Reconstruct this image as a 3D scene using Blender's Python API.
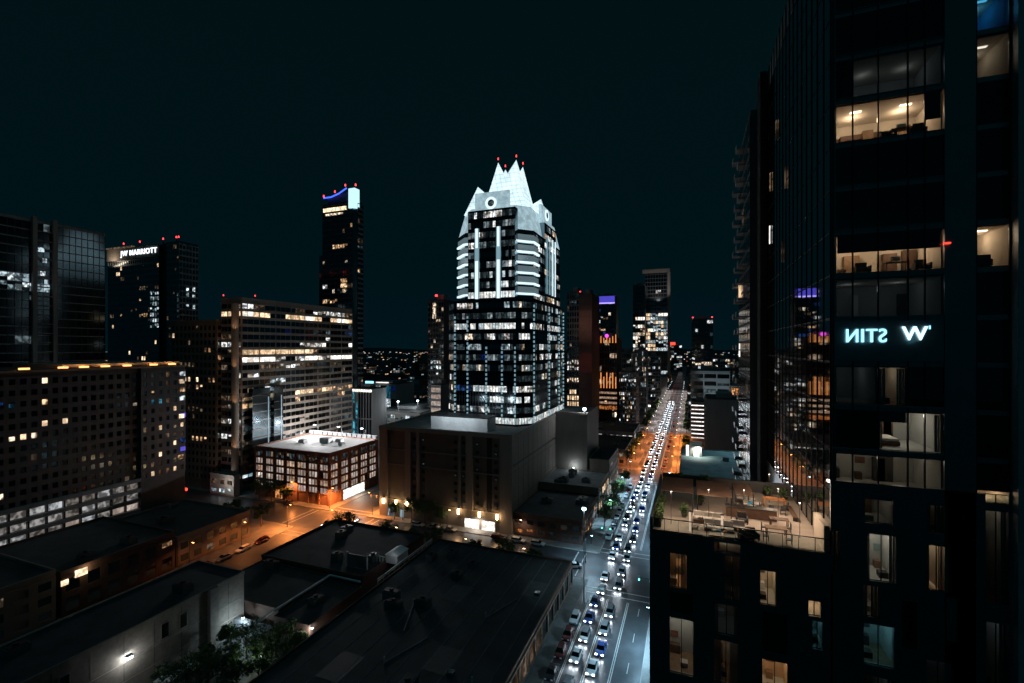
import bpy, math, random
from mathutils import Vector, Matrix
for _o in list(bpy.data.objects): bpy.data.objects.remove(_o)
S = bpy.context.scene
COL = S.collection
rad = math.radians
# ------------------------------------------------------------------ camera (the street grid runs along +Y)
EYE = 62.0
YAW = math.atan(178/464)
cd = bpy.data.cameras.new('camera'); cam = bpy.data.objects.new('camera', cd); COL.objects.link(cam)
cam.location = (0, 0, EYE); cam.rotation_euler = (rad(90), 0, YAW)
cd.sensor_width = 36; cd.lens = 36*464/1024; cd.shift_y = 5.5/1024
cd.clip_start = 0.5; cd.clip_end = 20000
S.camera = cam
# ------------------------------------------------------------------ night sky
W = bpy.data.worlds.new('World'); S.world = W; W.use_nodes = True
nt = W.node_tree; bgn = nt.nodes['Background']
tc = nt.nodes.new('ShaderNodeTexCoord'); sp = nt.nodes.new('ShaderNodeSeparateXYZ'); cr = nt.nodes.new('ShaderNodeValToRGB')
nt.links.new(tc.outputs['Generated'], sp.inputs[0]); nt.links.new(sp.outputs['Z'], cr.inputs[0]); nt.links.new(cr.outputs[0], bgn.inputs[0])
cr.color_ramp.elements[0].position = 0.0; cr.color_ramp.elements[0].color = (.0006, .0074, .0108, 1)
cr.color_ramp.elements[1].position = 0.6; cr.color_ramp.elements[1].color = (.0004, .0056, .0070, 1)
_e = cr.color_ramp.elements.new(.16); _e.color = (.0005, .0064, .0086, 1)
bgn.inputs[1].default_value = 1.0
S.view_settings.view_transform = 'Standard'; S.view_settings.look = 'None'
S.view_settings.exposure = 0; S.view_settings.gamma = 1
cy = S.cycles
cy.use_denoising = True; cy.max_bounces = 5; cy.diffuse_bounces = 2; cy.glossy_bounces = 3; cy.transparent_max_bounces = 8
cy.transmission_bounces = 4; cy.sample_clamp_indirect = 2.0; cy.sample_clamp_direct = 12.0; cy.use_light_tree = True
cy.caustics_reflective = False; cy.caustics_refractive = False; cy.blur_glossy = 0.5
# faint teal fill lamp, added near overhead to lift the unlit roofs
sl = bpy.data.lights.new('teal_fill', 'SUN'); so = bpy.data.objects.new('teal_fill', sl); COL.objects.link(so)
sl.energy = 0.075; sl.angle = rad(10); sl.color = (.12, .75, 1); so.rotation_euler = (rad(14), 0, rad(20))

def seen(px, py, z):            # the place in the town at height z that the photograph shows there
    t = (px-512)/464; d = (EYE-z)*464/(py-347)
    return (d*(-math.sin(YAW)+t*math.cos(YAW)), d*(math.cos(YAW)+t*math.sin(YAW)))

# ------------------------------------------------------------------ materials
MATS = {}
def _new(name):
    m = bpy.data.materials.new(name); m.use_nodes = True; n = m.node_tree.nodes; return m, n, m.node_tree.links, n['Principled BSDF']
def surf(name, c, rough=.8, metal=0, vary=.35, scale=.6, bump=0, spec=.5, streak=False):
    if name in MATS: return MATS[name]
    m, n, l, b = _new(name)
    g = n.new('ShaderNodeNewGeometry'); mp = n.new('ShaderNodeMapping'); l.new(g.outputs['Position'], mp.inputs[0])
    if streak: mp.inputs['Scale'].default_value = (1, 1, .15)
    nz = n.new('ShaderNodeTexNoise'); nz.inputs['Scale'].default_value = scale; nz.inputs['Detail'].default_value = 6; nz.inputs['Roughness'].default_value = .65
    l.new(mp.outputs[0], nz.inputs[0])
    r = n.new('ShaderNodeMapRange'); r.inputs[1].default_value = .3; r.inputs[2].default_value = .7
    r.inputs[3].default_value = 1-vary; r.inputs[4].default_value = 1+vary; l.new(nz.outputs[0], r.inputs[0])
    mx = n.new('ShaderNodeVectorMath'); mx.operation = 'SCALE'; mx.inputs[0].default_value = c; l.new(r.outputs[0], mx.inputs['Scale'])
    l.new(mx.outputs[0], b.inputs['Base Color'])
    b.inputs['Roughness'].default_value = rough; b.inputs['Metallic'].default_value = metal; b.inputs['Specular IOR Level'].default_value = spec
    if bump:
        n2 = n.new('ShaderNodeTexNoise'); n2.inputs['Scale'].default_value = scale*8; n2.inputs['Detail'].default_value = 4; l.new(g.outputs['Position'], n2.inputs[0])
        bp = n.new('ShaderNodeBump'); bp.inputs['Strength'].default_value = bump; bp.inputs['Distance'].default_value = .05
        l.new(n2.outputs[0], bp.inputs['Height']); l.new(bp.outputs[0], b.inputs['Normal'])
    MATS[name] = m; return m
def lit(name, c, s, c2=None, pattern=.9, sample=False, lo=.3):
    """lit window: brightness and tint differ from window to window and, with blinds and furniture, within one"""
    if name in MATS: return MATS[name]
    m, n, l, b = _new(name); c2 = c2 or c
    b.inputs['Base Color'].default_value = (.02, .02, .02, 1); b.inputs['Roughness'].default_value = .12
    oi = n.new('ShaderNodeObjectInfo'); g = n.new('ShaderNodeNewGeometry')
    ad = n.new('ShaderNodeMath'); ad.operation = 'ADD'; l.new(oi.outputs['Random'], ad.inputs[0]); l.new(g.outputs['Random Per Island'], ad.inputs[1])
    fr = n.new('ShaderNodeMath'); fr.operation = 'FRACT'; l.new(ad.outputs[0], fr.inputs[0])
    mix = n.new('ShaderNodeMix'); mix.data_type = 'RGBA'; mix.inputs[6].default_value = (*c, 1); mix.inputs[7].default_value = (*c2, 1); l.new(fr.outputs[0], mix.inputs[0])
    l.new(mix.outputs[2], b.inputs['Emission Color'])
    pw = n.new('ShaderNodeMath'); pw.operation = 'POWER'; l.new(fr.outputs[0], pw.inputs[0]); pw.inputs[1].default_value = 1.4
    r1 = n.new('ShaderNodeMapRange'); l.new(pw.outputs[0], r1.inputs[0]); r1.inputs[3].default_value = lo*s; r1.inputs[4].default_value = 1.3*s
    last = r1.outputs[0]
    if pattern:
        mp = n.new('ShaderNodeMapping'); mp.inputs['Scale'].default_value = (1, 1, .8); l.new(g.outputs['Position'], mp.inputs[0])
        nz = n.new('ShaderNodeTexNoise'); nz.inputs['Scale'].default_value = .75; nz.inputs['Detail'].default_value = 1.5; nz.inputs['Roughness'].default_value = .7; l.new(mp.outputs[0], nz.inputs[0])
        r2 = n.new('ShaderNodeMapRange'); r2.inputs[1].default_value = .44; r2.inputs[2].default_value = .62; r2.inputs[3].default_value = max(.12, 1.0-pattern); r2.inputs[4].default_value = 1.35
        l.new(nz.outputs[0], r2.inputs[0])
        mu = n.new('ShaderNodeMath'); mu.operation = 'MULTIPLY'; l.new(last, mu.inputs[0]); l.new(r2.outputs[0], mu.inputs[1]); last = mu.outputs[0]
    l.new(last, b.inputs['Emission Strength'])
    if not sample: m.cycles.emission_sampling = 'NONE'
    MATS[name] = m; return m
def glow(name, c, s, sample=False):
    if name in MATS: return MATS[name]
    m, n, l, b = _new(name); b.inputs['Base Color'].default_value = (.1, .1, .1, 1)
    b.inputs['Emission Color'].default_value = (*c, 1); b.inputs['Emission Strength'].default_value = s
    if not sample: m.cycles.emission_sampling = 'NONE'
    MATS[name] = m; return m
def clear_glass(name='clear_glass', tint=(.9, .95, .95), refl=.07):
    if name in MATS: return MATS[name]
    m = bpy.data.materials.new(name); m.use_nodes = True; n = m.node_tree.nodes; l = m.node_tree.links; n.clear()
    o = n.new('ShaderNodeOutputMaterial'); mx = n.new('ShaderNodeMixShader'); t = n.new('ShaderNodeBsdfTransparent'); gl = n.new('ShaderNodeBsdfGlossy')
    t.inputs[0].default_value = (*tint, 1); gl.inputs['Roughness'].default_value = .02
    lw = n.new('ShaderNodeFresnel'); lw.inputs[0].default_value = 1.5
    ad = n.new('ShaderNodeMath'); ad.operation = 'MAXIMUM'; ad.inputs[1].default_value = refl; l.new(lw.outputs[0], ad.inputs[0])
    l.new(ad.outputs[0], mx.inputs[0]); l.new(t.outputs[0], mx.inputs[1]); l.new(gl.outputs[0], mx.inputs[2]); l.new(mx.outputs[0], o.inputs[0])
    MATS[name] = m; return m

surf('asphalt', (.055, .057, .062), .30, vary=.35, scale=.35, bump=.15)
surf('old_asphalt', (.06, .06, .06), .6, vary=.45, scale=.15, bump=.3)
surf('concrete', (.3, .29, .28), .85, vary=.2, scale=.4, bump=.2)
surf('pavement', (.17, .165, .16), .8, vary=.25, scale=.5, bump=.2)
surf('dark_ground', (.035, .04, .04), .95, vary=.5, scale=.01)
surf('road_and_trail_paint', (.75, .75, .72), .5, vary=.25, scale=2)
surf('dark_roof', (.034, .038, .04), .8, vary=.5, scale=.25, bump=.2)
surf('grey_roof', (.18, .18, .18), .85, vary=.3, scale=.3, bump=.2)
surf('white_roof', (.72, .72, .70), .7, vary=.12, scale=.4)
surf('teal_roof', (.22, .32, .33), .8, vary=.35, scale=.25)
surf('brick', (.20, .10, .07), .9, vary=.3, scale=1.2, bump=.3)
surf('tan', (.28, .22, .17), .85, vary=.15, scale=.3, streak=True)
surf('tan_concrete', (.33, .29, .25), .85, vary=.2, scale=.3, streak=True)
surf('grey_concrete', (.26, .26, .26), .85, vary=.2, scale=.3, streak=True)
surf('garage_concrete', (.25, .215, .19), .85, vary=.16, scale=.25, streak=True)
surf('garage_panel', (.12, .105, .09), .85, vary=.2, scale=.25, streak=True)
surf('flat_black', (.008, .009, .01), .95); surf('dim_glass', (.055, .07, .078), .10, 1.0, vary=.15); surf('dark_stone', (.06, .062, .065), .6, vary=.3, scale=.5)
surf('black_panel', (.42, .44, .45), .38, 1.0, vary=.1, scale=.5)
surf('dark_metal', (.05, .055, .06), .4, .6, vary=.2)
surf('grey_metal', (.25, .27, .28), .4, .7, vary=.15)
surf('white_metal', (.7, .71, .72), .5, 0, vary=.1)
surf('dark_brick', (.11, .065, .05), .9, vary=.3, scale=1)
surf('dark_glass', (.24, .28, .30), .10, 1.0, vary=.15, spec=.9)
surf('mirror_glass', (.60, .64, .66), .03, 1.0, vary=.05)
surf('blue_glass', (.24, .32, .36), .12, 1.0, vary=.15, spec=1.0)
surf('wood', (.24, .15, .09), .6, vary=.3, scale=3); surf('orange_wood', (.50, .20, .06), .6, vary=.3, scale=3)
surf('dark_wood', (.10, .055, .035), .7, vary=.3, scale=2)
surf('fabric', (.66, .62, .58), .95, vary=.1, scale=2)
surf('dark_fabric', (.06, .055, .055), .95, vary=.2, scale=2)
surf('paver', (.42, .36, .31), .8, vary=.12, scale=1.5)
surf('plaster', (.62, .55, .46), .9, vary=.08, scale=.7)
surf('cool_plaster', (.5, .5, .48), .9, vary=.08, scale=.7)
surf('foliage', (.06, .11, .035), .7, vary=.5, scale=1.5)
surf('bark', (.09, .065, .045), .95, vary=.3, scale=4)
surf('rubber', (.02, .02, .02), .8)
surf('red_plastic', (.5, .03, .02), .4)
clear_glass()
lit('warm', (1, .50, .22), 1.0, (1, .66, .38))
lit('warm_white', (1, .68, .42), 1.15, (1, .82, .62))
lit('white', (1, .86, .70), 1.2, (.88, .95, 1))
lit('cool', (.62, .88, 1), 1.0, (.85, .96, 1))
lit('dim_warm', (1, .55, .3), .16, (1, .75, .5))
glow('ledge_glow', (.55, .82, .92), .16); lit('tower_dim', (.40, .68, .80), .05, (.55, .8, .9), pattern=.7, lo=.15); lit('tower_mid', (.55, .85, .95), .30, (.85, .95, 1), pattern=.7); lit('tower_bright', (.75, .93, 1), 1.0, (1, .95, .88), pattern=.5, lo=.6)
lit('dim_cool', (.45, .75, .9), .13, (.6, .8, .85))
lit('amber', (1, .30, .08), 1.1, (1, .48, .16))
lit('blue', (.02, .08, .7), .3, (.05, .25, .9))
lit('teal', (.03, .35, .6), .5, (.1, .6, .8))
lit('garage_light', (.95, .82, .72), .42, (.8, .85, .9), pattern=.75, lo=.3)
lit('full_white', (1, .9, .78), 1.6, (1, .95, .9), pattern=.4, lo=.75)
lit('full_warm', (1, .66, .38), 1.35, (1, .74, .48), pattern=.5, lo=.6)
glow('lamp_white', (.8, .92, 1), 30)
glow('lamp_cool', (.45, .85, 1), 30)
glow('lamp_warm', (1, .6, .28), 25)
glow('lamp_amber', (1, .42, .14), 2.6); glow('lamp_sodium', (1, .42, .12), 25)
glow('red_beacon', (1, .05, .06), 3)
glow('red_light', (1, .05, .03), 2.5)
glow('headlight', (.86, .93, 1), 60)
glow('strip_white', (.72, .93, 1), 1.25)
glow('strip_cyan', (.45, .82, .95), .42)
glow('strip_dim', (.5, .8, .95), .35)
glow('glow_cyan', (.30, .78, 1), 2.0)
glow('sign_white', (.80, .90, 1), 2.2)
glow('purple_light', (.12, .10, .9), .6)
glow('magenta_light', (.9, .08, .75), 1.6)
glow('orange_strip', (1, .36, .10), 1.0)
glow('blue_strip', (.05, .12, 1), 2.0)
glow('green_light', (.1, 1, .65), 10)
glow('ceiling_warm', (1, .72, .46), 7, True)
glow('ceiling_white', (1, .88, .74), 6, True)
glow('ceiling_dim', (1, .85, .7), 1.3, True)
glow('ceiling_spot', (1, .8, .6), 14, True)

# ------------------------------------------------------------------ mesh helpers
class MB:
    def __init__(s): s.v = []; s.f = []; s.m = []; s.mats = []
    def mi(s, mat):
        if mat not in s.mats: s.mats.append(mat)
        return s.mats.index(mat)
    def hexa(s, P, mat):
        i = len(s.v); s.v += P; k = s.mi(mat)
        for q in ((0,3,2,1),(4,5,6,7),(0,1,5,4),(1,2,6,5),(2,3,7,6),(3,0,4,7)): s.f.append([i+a for a in q]); s.m.append(k)
    def box(s, x0, y0, z0, x1, y1, z1, mat):
        s.hexa([(x0,y0,z0),(x1,y0,z0),(x1,y1,z0),(x0,y1,z0),(x0,y0,z1),(x1,y0,z1),(x1,y1,z1),(x0,y1,z1)], mat)
    def obox(s, p, d, u0, u1, n0, n1, z0, z1, mat):      # along direction d, outward to its right
        o = (d[1], -d[0]); q = lambda u, n: (p[0]+d[0]*u+o[0]*n, p[1]+d[1]*u+o[1]*n)
        a, b, c, e = q(u0, n1), q(u1, n1), q(u1, n0), q(u0, n0)
        s.hexa([(*a,z0),(*b,z0),(*c,z0),(*e,z0),(*a,z1),(*b,z1),(*c,z1),(*e,z1)], mat)
    def prism(s, pts, z0, z1, mat, pts2=None):
        n = len(pts); i = len(s.v); pts2 = pts2 or pts; k = s.mi(mat)
        s.v += [(x,y,z0) for x,y in pts]+[(x,y,z1) for x,y in pts2]
        s.f.append([i+a for a in range(n)][::-1]); s.m.append(k); s.f.append([i+n+a for a in range(n)]); s.m.append(k)
        for a in range(n): b = (a+1) % n; s.f.append([i+a,i+b,i+n+b,i+n+a]); s.m.append(k)
    def poly(s, P, mat):
        i = len(s.v); s.v += P; s.f.append([i+a for a in range(len(P))]); s.m.append(s.mi(mat))
    def tube(s, a, b, r, r2, mat, n=8):
        a, b = Vector(a), Vector(b); z = (b-a).normalized(); x = z.orthogonal().normalized(); y = z.cross(x); i = len(s.v); k = s.mi(mat)
        for c, q in ((a, r), (b, r2)):
            for j in range(n): t = 2*math.pi*j/n; s.v.append(tuple(c+x*math.cos(t)*q+y*math.sin(t)*q))
        for j in range(n): e = (j+1) % n; s.f.append([i+j,i+e,i+n+e,i+n+j]); s.m.append(k)
        s.f.append([i+j for j in range(n)][::-1]); s.m.append(k); s.f.append([i+n+j for j in range(n)]); s.m.append(k)
    def mesh(s, name, off=(0,0,0)):
        me = bpy.data.meshes.new(name); me.from_pydata([(a-off[0],b-off[1],c-off[2]) for a,b,c in s.v], [], s.f)
        for m in s.mats: me.materials.append(MATS[m])
        me.polygons.foreach_set('material_index', s.m); me.update(); return me
    def build(s, name, parent=None, loc=None, bevel=0):
        """loc: where the object's origin lies (world); coordinates given in world"""
        base = tuple(parent.location) if parent and parent.parent is None else (0,0,0)
        if parent and parent.parent is not None: base = tuple(parent.parent.location)
        if parent: off = base
        else: off = loc or (0,0,0)
        o = bpy.data.objects.new(name, s.mesh(name, off)); COL.objects.link(o)
        if parent: o.parent = parent
        else: o.location = off
        if bevel:
            bv = o.modifiers.new('bevel', 'BEVEL'); bv.width = bevel; bv.segments = 2
        return o
def child(name, me, parent, loc, rz=0):
    o = bpy.data.objects.new(name, me); COL.objects.link(o); o.parent = parent
    b = parent.location if parent.parent is None else parent.parent.location
    o.location = (loc[0]-b[0], loc[1]-b[1], loc[2]-b[2]); o.rotation_euler = (0, 0, rz); return o
def tag(o, label, cat, group=None, kind=None):
    if label: o['label'] = label
    if cat: o['category'] = cat
    if group: o['group'] = group
    if kind: o['kind'] = kind
    return o
def thing(name, label, cat, loc, group=None, rz=0):
    o = bpy.data.objects.new(name, None); COL.objects.link(o); o.location = loc; o.rotation_euler = (0, 0, rz); o.empty_display_size = .5
    return tag(o, label, cat, group)
def struct(o): o['kind'] = 'structure'; return o
def dup(root, loc, rz=0, label=None, group=None):
    kids = {}
    for c in ALLKIDS(root): kids.setdefault(c.parent, []).append(c)
    r = root.copy(); COL.objects.link(r); r.location = loc; r.rotation_euler = (0, 0, rz)
    if label: r['label'] = label
    if group: r['group'] = group
    def rec(src, dst):
        for ch in kids.get(src, []):
            c = ch.copy(); COL.objects.link(c); c.parent = dst; rec(ch, c)
    rec(root, r); return r
def ALLKIDS(root): return list(root.children_recursive)
def light(kind, loc, e, c, parent=None, size=.3, rot=None, spot=None, name='bulb', blend=.5):
    ld = bpy.data.lights.new(name, kind); ld.energy = e; ld.color = c
    if kind == 'AREA': ld.shape = 'SQUARE'; ld.size = size
    else: ld.shadow_soft_size = size
    if kind == 'SPOT': ld.spot_size = rad(spot or 120); ld.spot_blend = blend
    o = bpy.data.objects.new(name, ld); COL.objects.link(o)
    if parent:
        o.parent = parent; b = parent.location; o.location = (loc[0]-b[0], loc[1]-b[1], loc[2]-b[2])
    else: o.location = loc
    if rot: o.rotation_euler = rot
    return o

# ------------------------------------------------------------------ facades
_pane = {}
def pane_mesh(w, h, mat, name='window'):
    k = (round(w, 2), round(h, 2), mat, name)
    if k not in _pane:
        b = MB(); b.box(-k[0]/2, -.03, -k[1]/2, k[0]/2, .03, k[1]/2, mat); _pane[k] = b.mesh(name)
    return _pane[k]
def edge(p0, p1):
    L = math.hypot(p1[0]-p0[0], p1[1]-p0[1]); return L, ((p1[0]-p0[0])/L, (p1[1]-p0[1])/L)
class Bld:
    """a building: CCW footprint, walls with relief, roof, each window a part (the rest past 100 one stuff part)"""
    def __init__(s, name, label, cat, pts, z0=0, group=None, maxparts=100, base=None):
        cx = sum(p[0] for p in pts)/len(pts); cyy = sum(p[1] for p in pts)/len(pts)
        s.root = thing(name, label, cat, (cx, cyy, z0 if base is None else base), group)
        s.win = []; s.wall = MB(); s.maxp = maxparts; s.pts = pts; s.blinds = True
    def body(s, pts, z0, z1, mat): s.wall.prism(pts, z0, z1, mat)
    def facade(s, p0, p1, z0, z1, nf, nb, pat, band=.3, pier=.35, dep=.25, bmat='grey_concrete', pmat=None, every=1, wz=None, dark='dark_glass', glassw=None, thin=0):
        """band/pier in metres; pat(i,j) -> material of the window on floor i (0 at the bottom), bay j"""
        L, d = edge(p0, p1); fh = (z1-z0)/nf; bw = L/nb; pm = pmat or bmat
        if band:
            for i in range(nf+1):
                zc = z0+i*fh; a = max(zc-band/2, z0); b = min(zc+band/2, z1); s.wall.obox(p0, d, .004, L-.004, -.02, dep, a, b, bmat)
        if pier:
            for j in range(0, nb+1, every):
                u = j*bw; a = max(u-pier/2, 0); b = min(u+pier/2, L); s.wall.obox(p0, d, a, b, -.02, dep+.004, z0-.002, z1+.003, pm)
        o = (d[1], -d[0]); rz = math.atan2(d[1], d[0])
        w = bw-(pier if every == 1 else thin)-.02; h = fh-band-.02
        for i in range(nf):
            for j in range(nb):
                m = pat(i, j)
                if m is None: continue
                if m == 'dark': m = dark
                u = (j+.5)*bw; z = z0+(i+.5)*fh
                k_ = (i*73+j*31+nb*7) % 10; h_ = h
                if not m.endswith('glass') and not m.startswith(('full', 'tower', 'office', 'garage')) and k_ < 4 and s.blinds:            # half drawn blinds
                    h_ = round(h*(.45, .6, .75, .55)[k_], 2); z += (h-h_)/2*(-1 if k_ % 3 else 1)
                s.win.append((m, (p0[0]+d[0]*u+o[0]*.05, p0[1]+d[1]*u+o[1]*.05, z), w, h_, rz))
    def done(s, wallname='wall'):
        s.wall.build(wallname, s.root)
        litw = [w for w in s.win if w[0] in MATS and not w[0].endswith('glass')]; dk = [w for w in s.win if w[0].endswith('glass')]
        dist = lambda w: w[1][0]**2+w[1][1]**2
        o = sorted(litw, key=dist)+sorted(dk, key=dist)
        for m, c, w, h, rz in o[:s.maxp]: child('window', pane_mesh(w, h, m), s.root, c, rz)
        if len(o) > s.maxp:
            b = MB()
            for m, c, w, h, rz in o[s.maxp:]:
                d = (math.cos(rz), math.sin(rz)); b.obox((c[0]-d[0]*w/2, c[1]-d[1]*w/2), d, 0, w, -.03, .03, c[2]-h/2, c[2]+h/2, m)
            b.build('window', s.root)['kind'] = 'stuff'
        return s.root
def rect(x0, x1, y0, y1): return [(x0,y0),(x1,y0),(x1,y1),(x0,y1)]
def chamf(x0, x1, y0, y1, c): return [(x0+c,y0),(x1-c,y0),(x1,y0+c),(x1,y1-c),(x1-c,y1),(x0+c,y1),(x0,y1-c),(x0,y0+c)]
def inset(pts, k, cx, cyy): return [(cx+(x-cx)*k, cyy+(y-cyy)*k) for x, y in pts]
def chance(seed, p, mats, dark='dark', rows=None, cols=None):
    r = random.Random(seed); memo = {}
    def f(i, j):
        if (i, j) in memo: return memo[i, j]
        q = p
        if rows and i in rows:
            v = rows[i]; q, ms = v
        else: ms = mats
        if (i, j-1) in memo and r.random() < .42: memo[i, j] = memo[i, j-1]      # rooms are often two or three bays wide
        else: memo[i, j] = r.choice(ms) if r.random() < q else dark
        return memo[i, j]
    return f
def roofbits(root, x0, x1, y0, y1, z, seed, n=4, mat='grey_metal', par=True, pm='grey_concrete', rm='dark_roof', ph=.9):
    b = MB(); b.box(x0+.3, y0+.3, z, x1-.3, y1-.3, z+.12, rm); b.build('roof', root)
    if par:
        b = MB()
        b.box(x0-.1, y0-.1, z-.1, x1+.1, y0+.25, z+ph, pm); b.box(x0-.1, y1-.25, z-.1, x1+.1, y1+.1, z+ph+.003, pm)
        b.box(x0-.103, y0+.25, z-.1, x0+.25, y1-.25, z+ph-.004, pm); b.box(x1-.25, y0+.25, z-.1, x1+.103, y1-.25, z+ph-.004, pm)
        b.build('parapet', root)
    r = random.Random(seed)
    for k in range(n):
        w, d, h = r.uniform(1.5, 4), r.uniform(1.5, 3.5), r.uniform(1, 2.2)
        if x1-x0 < w+3 or y1-y0 < d+3: continue
        x = r.uniform(x0+1, x1-w-1); y = r.uniform(y0+1, y1-d-1)
        b = MB(); b.box(x, y, z+.1, x+w, y+d, z+h, mat); b.box(x+.2, y+.2, z+h, x+w-.2, y+d-.2, z+h+.15, 'dark_metal'); b.tube((x+w/2, y+d/2, z+h+.1), (x+w/2, y+d/2, z+h+.5), .5, .45, 'dark_metal', 10)
        b.build('air_conditioner', root)
glow('ceiling_faint', (.9, .9, 1), .9, True); glow('ceiling_blue', (.1, .6, 1), .8, True); glow('ceiling_teal', (.3, .8, 1), 2.5, True); glow('reflection_white', (.5, .85, 1), 2.2)
glow('flood_white', (.85, .95, 1), 60); glow('strip_violet', (.45, .35, 1), 1.5); glow('strip_cyan2', (.55, .9, 1), 1.2); glow('post_lit', (1, .72, .52), .7, True)
surf('blue_wall', (.05, .3, .5), .8); surf('curtain_warm', (.6, .42, .26), .9, vary=.1); surf('frame_grey', (.55, .6, .62), .45, .3, vary=.15); surf('line_metal', (.26, .31, .33), .5, 0, vary=.2); surf('line_dim', (.12, .14, .15), .6)
surf('red_wall', (.10, .055, .045), .8, vary=.4, scale=.08); surf('blue_concrete', (.36, .42, .44), .7, vary=.2, scale=.1); surf('pale_brick', (.21, .175, .145), .9, vary=.22, scale=1.3, bump=.4)
lit('office_pale', (.95, .72, .6), .42, (1, .86, .78), pattern=.35, lo=.7); lit('office_warm', (1, .6, .38), .5, (1, .7, .5), pattern=.5, lo=.6)
surf('roof_patch', (.045, .05, .052), .6, vary=.4, scale=1)
# ================================================================== THE SETTING
b = MB(); b.box(-6000, -600, -1.0, 6000, 9000, -.1, 'dark_ground'); struct(b.build('ground'))
PX, PY = 102.0, 102.0
XS = [-29-PX*k for k in range(-4, 9)]            # west kerb line of every avenue (24 m wide)
YS = [119+PY*k for k in range(-1, 11)]
b = MB()
b.box(-29+3.5, -60, -.1, -5-3.5, 1600, 0, 'asphalt'); struct(b.build('avenue'))
b = MB(); b.box(-131+3.5, -60, -.1, -107-3.5, 1000, 0, 'old_asphalt'); struct(b.build('side_road'))
for k, y in enumerate(YS):
    if y < 0: continue
    b = MB(); b.box(-520, y+4, -.096, 240, y+20, .004, 'asphalt' if k < 3 else 'old_asphalt'); struct(b.build('cross_road'))
for x in XS:
    if x in (-29, -131): continue
    b = MB(); b.box(x+4, -60, -.1, x+20, 1200, -.004, 'old_asphalt'); struct(b.build('side_road'))
# pavements: block plates with a kerb step
def plate(x0, x1, y0, y1, n='pavement'):
    b = MB(); b.box(x0, y0, -.1, x1, y1, .14, 'pavement'); b.box(x0-.15, y0-.15, -.1, x1+.15, y0, .143, 'concrete'); b.box(x1, y0, -.1, x1+.15, y1, .141, 'concrete'); b.box(x0-.15, y0, -.1, x0, y1, .141, 'concrete')
    b.box(x0-.15, y1, -.1, x1+.15, y1+.15, .143, 'concrete'); struct(b.build(n))
for i in range(-3, 5):
    for k in range(-1, 9):
        x1 = -29-PX*i+3.5; x0 = x1-78-7; y0 = 143+PY*k-3.5; plate(x0, x1, y0, y0+78+7)
# road markings on the avenue, and white lines painted for headlight trails
b = MB()
Z0, Z1 = .004, .010
for x in (-16.9, -11.2):
    for y in range(-20, 760, 10):
        if any(YS[q]-3 < y < YS[q]+22 for q in range(len(YS))): continue
        b.box(x-.07, y, Z0, x+.07, y+3.2, Z1, 'road_and_trail_paint')
for x in (-23.1, -22.8, -18.95, -18.6, -14.2, -13.85):  # solid white lines added in place of headlight trails
    for q in range(-1, 8): b.box(x-.08, 119+PY*q+27, Z0, x+.08, 119+PY*q+98, Z1, 'road_and_trail_paint')
for q in range(1, 8):
    for yy in (YS[q]-2.4, YS[q]+21.6):
        b.box(-25.2, yy, Z0, -8.8, yy+.28, Z1, 'road_and_trail_paint'); b.box(-25.2, yy+2.6, Z0, -8.8, yy+2.88, Z1, 'road_and_trail_paint')
        if q < 3: b.box(-127.2, yy, Z0, -110.8, yy+.28, Z1, 'road_and_trail_paint'); b.box(-127.2, yy+2.6, Z0, -110.8, yy+2.88, Z1, 'road_and_trail_paint')
    for xx in (-31.6, -8.2+3.4, -106.5, -134.3):
        b.box(xx, YS[q]+4.6, .008, xx+.28, YS[q]+19.4, .014, 'road_and_trail_paint'); b.box(xx+2.4, YS[q]+4.6, .008, xx+2.68, YS[q]+19.4, .014, 'road_and_trail_paint')
    for x in range(-100, -36, 9): b.box(x, YS[q]+11.9, .008, x+3, YS[q]+12.03, .014, 'road_and_trail_paint')
struct(b.build('marking_and_trails'))
# low hills at the horizon
b = MB(); r = random.Random(4); n = 90; prev = None
for k in range(n+1):
    x = -6000+12000*k/n; h = 25+14*math.sin(k*.35)+10*math.sin(k*.13+1)+r.uniform(-2, 2)
    if prev: b.hexa([(prev[0],5600,-5),(x,5600,-5),(x,7600,-5),(prev[0],7600,-5),(prev[0],6300,prev[1]),(x,6300,h),(x,7000,h),(prev[0],7000,prev[1])], 'dark_ground')
    prev = (x, h)
struct(b.build('hills'))
# far town lights that read as one scatter
b = MB(); r = random.Random(11)
for k in range(420):
    t = r.choice([r.uniform(-.36, -.12), r.uniform(-1.1, 1.2), r.uniform(.2, .55)]); d = r.choice([r.uniform(900, 1700), r.uniform(1700, 2600), r.uniform(3200, 5400)])
    x = d*(-math.sin(YAW)+t*math.cos(YAW)); y = d*(math.cos(YAW)+t*math.sin(YAW))
    if -40 < x < 15 and y < 1500: continue
    if -0.34 < t < -.14 and r.random() < .3: y += 30
    w = d*.0009*r.uniform(.4, 1.2); z = r.uniform(2, 9); m = r.choice(['far_warm', 'far_warm', 'far_white', 'far_white', 'far_cool', 'far_orange', 'far_dim', 'far_dim'])
    b.box(x-w*r.choice([1,1,2.2]), y-w, z, x+w, y+w, z+w*1.1, m)
for k, (n_, c, s_) in enumerate((('far_warm', (1,.6,.3), .8), ('far_white', (1,.85,.7), 1), ('far_cool', (.6,.85,1), .8), ('far_orange', (1,.3,.1), .7), ('far_dim', (.5,.7,.8), .25))): glow(n_, c, s_)
tag(b.build('town_lights'), None, 'lights', kind='stuff')

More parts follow.
